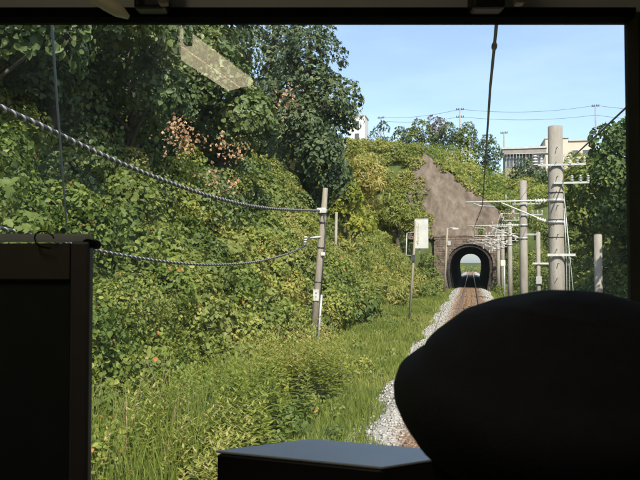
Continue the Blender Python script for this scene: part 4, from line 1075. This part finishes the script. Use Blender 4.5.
ds = MB().box((-.70, .82, 1.96), (1.1, WV - .003, zl), LM).box((-.2, .86, FZ), (1.08, WV - .003, 1.96), LM).build('driver_desk', blackp, None, bevel=.01)
tag(ds, 'dark control desk under the front window behind the driver', 'desk')

# ------------------------------------------------------------------ the driver
navy = mat('navy_cloth', (.010, .011, .016), .85, c2=(.014, .015, .021), scale=60, bump=.15, bscale=400, spec=.2)
skin = mat('skin', (.45, .27, .19), .5, c2=(.50, .31, .22), scale=15)
hair = mat('hair', (.010, .009, .008), .5, c2=(.016, .014, .012), scale=60)
du, dv = wu(569, .56), .54
HB = 2.315   # chin height
def dl(x, y, z): return LM((du + x, dv + y, z))
drv = empty('person', dl(0, 0, FZ)); tag(drv, 'person in dark peaked cap seen from behind at lower right', 'person')
def skinmesh(name, verts, edges, radii, mt, parent, root=0, sub=2):
    me = bpy.data.meshes.new(name); me.from_pydata([tuple(p) for p in verts], edges, [])
    o = link(name, me, mt, parent)
    sk_ = o.modifiers.new('skin', 'SKIN'); sk_.use_smooth_shade = True
    for v_, r_ in zip(me.skin_vertices[0].data, radii): v_.radius = r_ if isinstance(r_, tuple) else (r_, r_)
    me.skin_vertices[0].data[root].use_root = True
    s2 = o.modifiers.new('sub', 'SUBSURF'); s2.levels = sub; s2.render_levels = sub
    return o
bv = [dl(0, -.02, 1.76), dl(0, -.03, 1.92), dl(0, -.02, 2.08), dl(0, .0, 2.20), dl(0, .01, 2.30), dl(0, .02, 2.38)]
br = [(.17, .13), (.16, .12), (.18, .12), (.12, .09), (.058, .058), (.055, .058)]
be = [(0, 1), (1, 2), (2, 3), (3, 4), (4, 5)]
for sx in (-1, 1):
    n = len(bv)
    bv += [dl(sx * .19, 0, 2.17), dl(sx * .26, .06, 1.95), dl(sx * .22, .27, 1.93), dl(sx * .20, .33, 1.98)]
    br += [.07, .052, .042, .032]; be += [(3, n), (n, n + 1), (n + 1, n + 2), (n + 2, n + 3)]
    n = len(bv)
    bv += [dl(sx * .10, .05, 1.71), dl(sx * .13, .42, 1.70), dl(sx * .13, .46, 1.30), dl(sx * .13, .47, 1.17), dl(sx * .14, .58, 1.14)]
    br += [.10, .075, .055, .045, .038]; be += [(0, n), (n, n + 1), (n + 1, n + 2), (n + 2, n + 3), (n + 3, n + 4)]
body = skinmesh('body', bv, be, br, navy, drv)
# head
hm = MB()
hm.lathe(dl(0, .02, HB), [(.004, -.005), (.04, .0), (.058, .03), (.068, .06), (.076, .10), (.080, .14), (.076, .18), (.055, .212), (.02, .224), (.001, .225)], 28, 1, 1.22)
hd = hm.build('head', skin, drv)
for sx in (-1, 1):
    e0 = dl(sx * .080, .01, HB + .095)
    MB().tube([np.array(dl(sx * .078, .015, HB + .065)), np.array(dl(sx * .090, .005, HB + .085)), np.array(dl(sx * .094, -.002, HB + .112)), np.array(dl(sx * .082, .008, HB + .128))], [.008, .012, .013, .006], 8).build('ear', skin, hd)
    MB().lathe(dl(sx * .032, .098, HB + .115), [(.001, -.011), (.009, -.006), (.012, 0), (.009, .006), (.001, .011)], 10).build('eye', mat('eye_white', (.7, .7, .68), .3, c2=(.75, .75, .73), scale=9), hd)
MB().tube([dl(0, .100, HB + .125), dl(0, .118, HB + .085), dl(0, .108, HB + .075)], [.008, .015, .006], 8).build('nose', skin, hd)
MB().tube([dl(-.025, .095, HB + .045), dl(0, .102, HB + .046), dl(.025, .095, HB + .045)], [.003, .006, .003], 6).build('mouth', mat('lips', (.4, .18, .15), .5, c2=(.44, .2, .17), scale=9), hd)
MB().lathe(dl(0, -.002, HB), [(.066, .045), (.074, .07), (.083, .11), (.086, .15), (.08, .185)], 28, 1, 1.16).build('hair', hair, hd)
# hands on the controller
for sx in (-1, 1):
    w0 = np.array(dl(sx * .20, .33, 1.98)); pa_ = np.array(dl(sx * .19, .42, 2.01))
    fv = [w0, pa_]; fe = [(0, 1)]; frr = [(.026, .018), (.036, .016)]
    for k in range(4):
        n = len(fv); ox = (k - 1.5) * .020; L = (.07, .08, .075, .06)[k]
        fv += [np.array(dl(sx * .19 + ox, .43, 2.012)), np.array(dl(sx * .19 + ox, .43 + L * .55, 2.022)), np.array(dl(sx * .19 + ox, .43 + L, 2.018 - .01))]
        fe += [(1, n), (n, n + 1), (n + 1, n + 2)]; frr += [.0095, .0085, .007]
    n = len(fv); fv += [np.array(dl(sx * .19 - sx * .040, .385, 2.005)), np.array(dl(sx * .19 - sx * .058, .42, 2.01))]; fe += [(0, n), (n, n + 1)]; frr += [.011, .009]
    skinmesh('hand', fv, fe, frr, skin, drv, sub=1)
# cap: flared crown, band, peak; crown raised towards the front
def capM(p):
    c = np.array(dl(0, .02, 0)); q = np.array(p) - c; f = q @ F0; return (p[0], p[1], p[2] + .10 * f + .006 * (vnoise(p[0] * 22, p[1] * 22, p[2] * 22) - .5))
CZ = 2.494
crown = MB().lathe(dl(0, .02, CZ), [(.112, -.044), (.123, -.037), (.1335, -.020), (.1395, -.004), (.1400, .006), (.1365, .017), (.128, .0235), (.1185, .0285), (.1145, .0365), (.108, .0425), (.0850, .0600), (.0610, .0720), (.030, .0805), (.001, .0825)], 56, 1, 1.02, M=capM)
cp = crown.build('cap', navy, drv)
MB().lathe(dl(0, .02, CZ), [(.100, -.098), (.1075, -.096), (.1095, -.07), (.1100, -.047), (.104, -.045)], 48, 1, 1.05).build('cap_band', mat('cap_band', (.004, .004, .004), .95, c2=(.006, .006, .006), scale=80, spec=.03), cp)
vz = MB(); vs = []; fs = []
for i, a in enumerate(np.linspace(rad(25), rad(155), 15)):
    for k, rr_ in enumerate((.104, .13, .158)):
        ext = rr_ if k == 0 else .104 + (rr_ - .104) * math.sin((a - rad(25)) / rad(130) * math.pi) ** .6
        vs.append(dl(ext * math.cos(a), .02 + ext * math.sin(a) * 1.05, CZ - .085 - .016 * k))
for i in range(14):
    for k in range(2): fs.append((i * 3 + k, i * 3 + k + 1, i * 3 + 4 + k, i * 3 + 3 + k))
pk = vz.add(vs, fs, True).build('cap_peak', blackp, cp); so_ = pk.modifiers.new('solid', 'SOLIDIFY'); so_.thickness = .003
# seat
seat = empty('swivel_chair', dl(0, 0, FZ)); tag(seat, 'dark swivel chair under the person in the cap', 'chair')
MB().box((du - .24, dv - .18, 1.56), (du + .24, dv + .28, 1.66), LM).build('cushion', blackp, seat, bevel=.03)
MB().box((du - .23, dv - .27, 1.60), (du + .23, dv - .185, 2.12), LM).build('backrest', blackp, seat, bevel=.03)
MB().tube([dl(0, .05, FZ), dl(0, .05, 1.57)], .05, 12).build('pedestal', steel_dark, seat)
